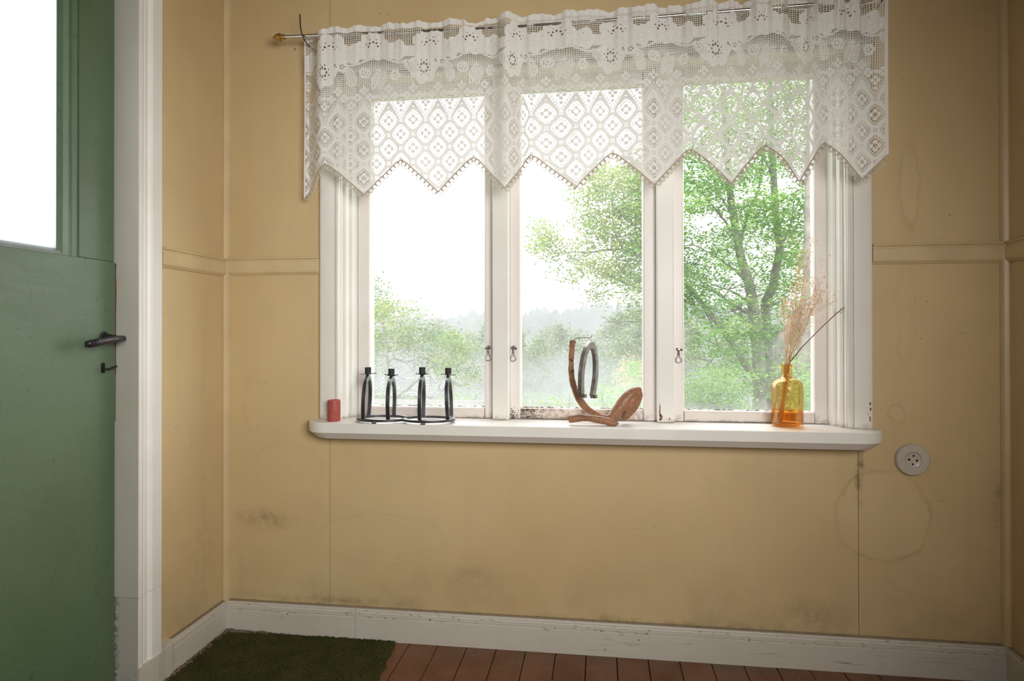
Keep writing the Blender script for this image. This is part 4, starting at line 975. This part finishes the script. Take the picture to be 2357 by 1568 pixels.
def limb(m, pts, y, w0, w1, seg=7, dy=0):
    """a branch: pixel route at depth y, widths in pixels"""
    n = len(pts); P = []; Rd = []
    for i, (a, b) in enumerate(pts):
        yy = y+dy*i/(n-1); q = at(a, b, 1, yy); P.append(q); Rd.append((w0+(w1-w0)*i/(n-1))*.66*(yy+2.2)/F)
    Pn = np.array(P); t = np.linspace(0, n-1, n*4)
    PP = np.stack([np.interp(t, np.arange(n), Pn[:, j]) for j in range(3)], 1)
    for j in range(1, len(PP)-1): PP[j] = PP[j]*.5+(PP[j-1]+PP[j+1])*.25+rng.normal(0, .006, 3)
    m.tube(list(PP), list(np.interp(t, np.arange(n), Rd)), seg); return PP
def twigs(m, PP, n, L, r0, seed, droop=0.):
    r = np.random.default_rng(seed); ends = []
    for i in range(n):
        q = PP[r.integers(len(PP)//5, len(PP))]; d = r.normal(0, 1, 3); d[1] *= .6; d[2] = d[2]*.6+.1-droop; d /= np.linalg.norm(d); l = L*r.uniform(.4, 1.2)
        mid_ = q+d*l*.5+r.normal(0, l*.08, 3); e = q+d*l+r.normal(0, l*.1, 3)+np.array([0, 0, -droop*l*.3])
        m.tube([q, mid_, e], [r0, r0*.7, r0*.35], 5); ends.append(e)
        for _ in range(2):
            d2 = d+r.normal(0, .7, 3); d2 /= np.linalg.norm(d2); e2 = mid_+d2*l*.5; m.tube([mid_, (mid_+e2)/2+r.normal(0, .02, 3), e2], [r0*.5, r0*.4, r0*.2], 4); ends.append(e2)
    return ends
# --- the big beech
bt = empty('beech_tree'); y0 = 9.5
def gz(x, y): return float(terr(np.array(x), np.array(y)))
m = MB(); T1_ = limb(m, [(1752, 1010), (1750, 935), (1746, 860), (1745, 812), (1737, 740), (1731, 680), (1722, 645), (1706, 600), (1692, 520), (1680, 443), (1672, 330), (1665, 200)], y0, 25, 9, 12); m.build('trunk', m_bark, bt, smooth=True)
m = MB(); T2_ = limb(m, [(1778, 1010), (1774, 930), (1769, 824), (1763, 740), (1762, 692), (1779, 665), (1797, 571), (1786, 491), (1779, 400), (1777, 330), (1770, 150)], y0+.6, 19, 9, 10); m.build('trunk', m_bark, bt, smooth=True)
m = MB(); Bs = []
for (pts, w0, w1, dy) in (
    ([(1733, 726), (1705, 712), (1680, 700), (1650, 672), (1610, 655)], 8, 3, -.8), ([(1733, 745), (1700, 722), (1682, 712)], 7, 3, -.5),
    ([(1745, 880), (1713, 836), (1685, 790), (1660, 756), (1620, 704), (1576, 655), (1520, 620), (1470, 590), (1430, 572), (1411, 522), (1408, 455)], 13, 2.5, -1.2),
    ([(1725, 655), (1700, 630), (1650, 590), (1590, 560)], 7, 2, .8), ([(1735, 705), (1690, 672), (1640, 655)], 5, 2, .3),
    ([(1560, 640), (1500, 575), (1440, 574), (1393, 576), (1346, 582), (1281, 583)], 6, 1.4, -.5), ([(1600, 700), (1500, 672), (1437, 652), (1383, 627), (1346, 605)], 6, 1.4, .4),
    ([(1540, 760), (1480, 741), (1452, 740), (1420, 743), (1392, 741)], 3, 1.2, 0), ([(1761, 700), (1785, 700), (1800, 690)], 6, 3, .3), ([(1706, 600), (1690, 540), (1640, 470), (1600, 430)], 6, 2, .5),
    ([(1700, 570), (1720, 500), (1745, 440), (1760, 350)], 5, 3, .5), ([(1690, 500), (1650, 440), (1635, 380), (1600, 340)], 5, 2, -.4), ([(1797, 571), (1820, 520), (1832, 440)], 5, 2, 0), ([(1779, 400), (1755, 360), (1735, 330)], 5, 3, 0),
    ([(1750, 900), (1770, 915), (1800, 945)], 10, 9, .5), ([(1769, 824), (1755, 790), (1748, 770)], 7, 5, 0), ([(1479, 530), (1440, 545), (1400, 548), (1350, 530)], 3, 1.2, 0), ([(1620, 704), (1655, 800), (1640, 830), (1620, 850)], 3, 1, -1)):
    PP = limb(m, pts, y0, w0, w1, 6, dy); Bs.append(PP)
for i, PP in enumerate(Bs): twigs(m, PP, 5, .55, .009, 40+i)
m.build('branches', m_bark, bt, smooth=True)
ctr = cloud([(1555, 200), (1900, 150), (1905, 700), (1890, 780), (1800, 800), (1760, 900), (1700, 905), (1640, 870), (1600, 760), (1560, 740)], 820, 7.6, 11.5, 1, -.10)
ctr += cloud([(1480, 380), (1560, 200), (1560, 740), (1500, 745), (1478, 700), (1445, 640), (1440, 480)], 230, 7.8, 11, 2, -.05)
ctr += cloud([(1560, -350), (1900, -400), (2300, -250), (2350, 300), (2250, 800), (1900, 850), (1900, 150), (1560, 200)], 520, 7.5, 12, 4, .0)
V4, Q4, ca_ = leaves(ctr, 60, .17, .066, .45, .33, 5); o = npmesh('foliage', V4, Q4, m_beech, bt, ca_); o['kind'] = 'stuff'
ctr = cloud([(1222, 520), (1250, 512), (1300, 500), (1330, 450), (1370, 395), (1400, 385), (1440, 470), (1480, 420), (1480, 740), (1452, 720), (1425, 650), (1400, 640), (1372, 705), (1352, 640), (1300, 670), (1275, 640), (1268, 600), (1225, 590)], 210, 7.6, 9.6, 3, .0, 1.3)
ctr += cloud([(1290, 440), (1420, 370), (1480, 350), (1480, 440), (1380, 470)], 50, 8, 9.6, 6, .0)
V4, Q4, ca_ = leaves(ctr, 50, .13, .060, .6, .6, 8); o = npmesh('foliage', V4, Q4, m_tint, bt, ca_); o['kind'] = 'stuff'
base(bt, (at(1752, 990, 1, y0)[0], y0, gz(at(1752, 990, 1, y0)[0], y0))); tag(bt, 'large green beech with forked grey trunks filling the right window pane', 'tree')
# second trunk at the right edge
b2_ = empty('tree'); m = MB(); limb(m, [(1838, 1010), (1835, 930), (1845, 850), (1856, 760), (1862, 651), (1865, 500), (1866, 370), (1868, 200), (1870, -200)], 7.6, 26, 14, 12); limb(m, [(1806, 1010), (1801, 930), (1797, 830), (1800, 780), (1830, 740), (1855, 700)], 7.9, 26, 16, 10); m.build('trunk', m_bark, b2_, smooth=True)
ctr = cloud([(1840, -200), (2300, -250), (2300, 700), (1880, 700), (1870, 300)], 130, 6.8, 9, 9, .0)+cloud([(1800, 770), (1880, 860), (1880, 940), (1840, 930)], 18, 7, 8, 10, -1)
V4, Q4, ca_ = leaves(ctr, 45, .18, .062, .5, .35, 11); o = npmesh('foliage', V4, Q4, m_beech, b2_, ca_); o['kind'] = 'stuff'
q = at(1838, 1000, 1, 7.6); base(b2_, (q[0], 7.6, gz(q[0], 7.6))); tag(b2_, 'thick straight grey tree trunk behind the dried grasses at the right edge', 'tree')
# --- old apple tree on the left
ap = empty('apple_tree'); y0 = 8.6
m = MB(); A1 = limb(m, [(893, 1010), (890, 940), (889, 870), (892, 810), (886, 775), (880, 735), (872, 690), (870, 655)], y0, 9, 2.5, 9); m.build('trunk', m_apbark, ap, smooth=True)
m = MB(); A2 = limb(m, [(870, 975), (912, 912), (935, 896), (960, 873), (985, 850), (1000, 838), (1020, 829), (1045, 838), (1070, 856)], y0, 9, 2, 8); m.build('limb', m_apbark, ap, smooth=True)
m = MB(); LL = []
for pts, w0, w1, dy in (([(893, 808), (920, 803), (950, 803), (975, 812), (1000, 830)], 4, 2, -.5), ([(892, 835), (905, 826), (920, 828), (935, 835), (960, 825), (975, 840)], 3, 1, .3), ([(885, 780), (862, 788), (840, 795)], 3, 1, 0), ([(888, 790), (920, 775), (960, 770), (1000, 775)], 3, 1, .4), ([(882, 745), (905, 740), (930, 760)], 2.5, 1, -.3), ([(880, 740), (900, 710), (925, 695)], 2.5, 1, .2), ([(985, 850), (960, 812), (940, 780)], 2.5, 1, .2), ([(1000, 838), (1030, 820), (1050, 800)], 2.5, 1, 0), ([(985, 860), (1000, 880), (1015, 900)], 2.5, 1, 0), ([(975, 775), (1000, 760), (1018, 748)], 1.5, .8, 0)):
    LL.append(limb(m, pts, y0, w0, w1, 6, dy))
for i, PP in enumerate(LL+[A1, A2]): twigs(m, PP, 9, .42, .006, 70+i, .1)
m.build('branches', m_apbark, ap, smooth=True)
F4 = 4.752
poly = [(840+x/F4, 620+y/F4) for x, y in ((-150, 260), (80, 250), (150, 100), (200, 250), (300, 330), (370, 470), (450, 350), (650, 340), (600, 500), (690, 630), (800, 730), (900, 740), (960, 700), (1080, 750), (1140, 900), (1200, 1050), (1265, 1200), (1120, 1290), (950, 1180), (780, 1130), (650, 1060), (560, 960), (400, 940), (250, 960), (140, 1150), (-150, 1200))]
ctr = cloud(poly, 205, 7.8, 9.4, 21, -.04, 1.6)
V4, Q4, ca_ = leaves(ctr, 34, .105, .058, .9, .8, 22, -.05); o = npmesh('foliage', V4, Q4, m_apple, ap, ca_); o['kind'] = 'stuff'
q = at(893, 990, 1, y0); base(ap, (q[0], y0, gz(q[0], y0))); tag(ap, 'gnarled old apple tree with pale lichened branches outside the left pane', 'tree')
# --- bushes
def bush(name, poly, n, y0, y1, size, mat, label, seed, spread=.10, per=40):
    e = empty(name); ctr = cloud(poly, n, y0, y1, seed, -.2, 2.)
    V4, Q4, ca_ = leaves(ctr, per, spread, size, 1., .9, seed); o = npmesh('foliage', V4, Q4, mat, e, ca_); o['kind'] = 'stuff'
    m = MB(); r = np.random.default_rng(seed); cm = np.mean(ctr, 0)
    for i in range(14):
        c_ = ctr[r.integers(len(ctr))]; x = cm[0]+(c_[0]-cm[0])*.3; g0 = gz(x, c_[1]); m.tube([(x, c_[1], g0-.05), ((x+c_[0])/2, c_[1], (g0+c_[2])/2), tuple(c_)], [.012, .009, .004], 5)
    m.build('stems', m_bark, e)['kind'] = 'stuff'; base(e, (cm[0], cm[1], gz(cm[0], cm[1]))); tag(e, label, 'bush')
bush('bush', [(1370, 905), (1400, 880), (1440, 850), (1490, 835), (1500, 990), (1360, 990)], 95, 4.2, 5.6, .035, m_bush, 'light green leafy bush behind the driftwood knob in the middle pane', 31, .055)
bush('bush', [(1190, 930), (1215, 905), (1260, 915), (1330, 910), (1340, 990), (1190, 990)], 45, 4.6, 6, .032, m_bush, 'low sparse green bush at the lower left of the middle pane', 32, .06, 28)
bush('bush', [(1570, 890), (1600, 850), (1650, 860), (1700, 890), (1730, 930), (1730, 1000), (1570, 1000)], 120, 6, 7.4, .045, m_bush, 'pale green bush below the beech in the right pane', 33, .09)
bush('bush', [(840, 900), (880, 890), (900, 930), (1000, 915), (1110, 925), (1115, 1000), (840, 1000)], 80, 7, 10, .05, m_bush, 'low misty green bushes beneath the apple tree', 34, .12)
bush('bush', [(1430, 850), (1460, 835), (1500, 845), (1520, 900), (1430, 900)], 22, 16, 19, .09, m_pink, 'pinkish autumn bush far behind the green bush in the middle pane', 35, .22)
bush('bush', [(1840, 870), (1890, 850), (1900, 1000), (1830, 1000)], 50, 5, 6, .045, m_bush, 'green bush behind the amber bottle at the right edge', 36, .08)
# --- outbuilding
sh = empty('outbuilding'); yR = 24.
a = at(893, 871, 1, yR+1.2); b = at(992, 871, 1, yR+1.2); c_ = at(885, 912, 1, yR-1.2); x0_, x1_, zt, ze = a[0], b[0]+.6, a[2], c_[2]
MB().box(x0_, x1_, yR-1., yR+3.2, gz(x0_, yR)-.6, ze+.02).build('walls', m_shed, sh)
rm = MB(); nr = 9
for i in range(nr):
    t0, t1 = i/nr, (i+1)/nr+.02; ya, yb_ = yR-1.3+2.5*t0, yR-1.3+2.5*t1; za, zb = ze+(zt-ze)*t0, ze+(zt-ze)*t1
    rm.add([(x0_-.3, ya, za), (x1_+.3, ya, za), (x1_+.3, yb_, zb), (x0_-.3, yb_, zb), (x0_-.3, ya, za+.05), (x1_+.3, ya, za+.05), (x1_+.3, yb_, zb+.01), (x0_-.3, yb_, zb+.01)], [(0, 1, 5, 4), (4, 5, 6, 7), (0, 3, 2, 1), (0, 4, 7, 3), (1, 2, 6, 5)])
    nb2 = int((x1_-x0_+.6)/.22)
    for j in range(nb2): 
        x = x0_-.3+j*.22; rm.add([(x, ya-.01, za+.05), (x+.06, ya-.01, za+.085), (x+.12, ya-.01, za+.05), (x, yb_, zb+.01), (x+.06, yb_, zb+.045), (x+.12, yb_, zb+.01)], [(0, 1, 4, 3), (1, 2, 5, 4), (0, 2, 1)])
rm.build('tiled_roof', m_roof, sh)
MB().add([(x0_-.3, yR+1.2, zt), (x1_+.3, yR+1.2, zt), (x1_+.3, yR+3.7, ze), (x0_-.3, yR+3.7, ze)], [(0, 1, 2, 3)]).build('rear_roof', m_roof, sh)
base(sh, (x0_, yR, gz(x0_, yR))); tag(sh, 'low outbuilding with grey tiled roof below the apple tree', 'building')
fe = empty('fence'); yF = 6.2
m1 = at(1100, 925, 1, yF)
MB().box(-3.2, 3.0, yF, yF+.04, at(1250, 931, 1, yF)[2]-.02, at(1250, 925, 1, yF)[2]).build('rail', m_fence, fe)
for x in (-2.6, -1., .6, 2.2): MB().box(x, x+.07, yF+.04, yF+.11, gz(x, yF)-.1, at(1250, 924, 1, yF)[2]).build('post', m_fence, fe)
base(fe, (-2.6, yF, gz(-2.6, yF))); tag(fe, 'low grey wooden rail fence across the garden beyond the window', 'fence')
# --- misty trees in the valley: one built, the rest copied with its parts
def grown(seed, tall):
    e = empty('valley_tree'); r = np.random.default_rng(seed); C0 = []
    for i in range(70):
        t = r.random(); rad = tall*.26*math.sin(math.pi*min(.95, .15+t*.8)); a = r.random()*6.28; q = rad*math.sqrt(r.random()); C0.append((q*math.cos(a), q*math.sin(a), tall*(.25+.72*t)))
    V4, Q4, ca_ = leaves(C0, 40, tall*.045, tall*.032, 1, .9, seed); o = npmesh('foliage', V4, Q4, m_misty, e, ca_); o['kind'] = 'stuff'
    MB().tube([(0, 0, -.5), (0, .05, tall*.4), (.1, 0, tall*.8)], [tall*.018, tall*.012, tall*.004], 7).build('trunk', m_apbark, e); return e
proto = [grown(51, 8.), grown(52, 10.)]
spots = [(1195, 800, 48), (1240, 815, 42), (1290, 790, 60), (1330, 800, 52), (1420, 770, 46), (1460, 765, 40), (1500, 760, 50), (1385, 800, 66), (1120, 790, 58), (1080, 800, 50), (1040, 800, 64), (1010, 780, 70), (1600, 800, 38), (1680, 820, 34), (1860, 780, 34), (860, 800, 44), (800, 790, 40), (1260, 790, 80), (1160, 780, 85), (1560, 760, 60), (940, 790, 62)]
for i, (px, py, yy) in enumerate(spots):
    src = proto[i % 2]
    if i < 2: e = src
    else:
        e = src.copy(); col.objects.link(e)
        for c_ in list(src.children):
            d_ = c_.copy(); col.objects.link(d_); d_.parent = e
    q = at(px, py, 1, yy); e.location = (q[0], yy, gz(q[0], yy)-.2); s = max(.5, (q[2]-e.location[2])/(8 if i % 2 == 0 else 10)*1.25); e.scale = (s, s, s); e.rotation_euler.z = i*1.3
    tag(e, 'pale leafy tree standing in the misty valley beyond the garden', 'tree', 'misty trees in the valley')
# --- mist lying in the valley: a thin high layer and a denser low one
for nm, (y0_, y1_, z0_, z1_), sd, ab, lb in (('valley_mist', (30, 430, -20, 17), .0029, .0033, 'thin pale haze over the valley and the wooded ridge'), ('ground_mist', (13, 240, -21, -.4), .0115, .0155, 'denser ground mist lying low in the valley')):
    fg = MB().box(-300, 300, y0_, y1_, z0_, z1_).mesh(nm); fo_ = link(nm, fg, None)
    k = NT(nm); k.t.nodes.remove(k.b); vsn = k.n('ShaderNodeVolumeScatter'); vsn.inputs['Color'].default_value = (.97, .985, 1, 1); vsn.inputs['Density'].default_value = sd; vsn.inputs['Anisotropy'].default_value = 0.
    van = k.n('ShaderNodeVolumeAbsorption'); van.inputs['Color'].default_value = (0, 0, 0, 1); van.inputs['Density'].default_value = ab
    ad = k.n('ShaderNodeAddShader'); k.t.links.new(vsn.outputs[0], ad.inputs[0]); k.t.links.new(van.outputs[0], ad.inputs[1]); k.t.links.new(ad.outputs[0], k.out.inputs['Volume']); fg.materials.append(k.m)
    tag(fo_, lb, 'mist', kind='stuff')
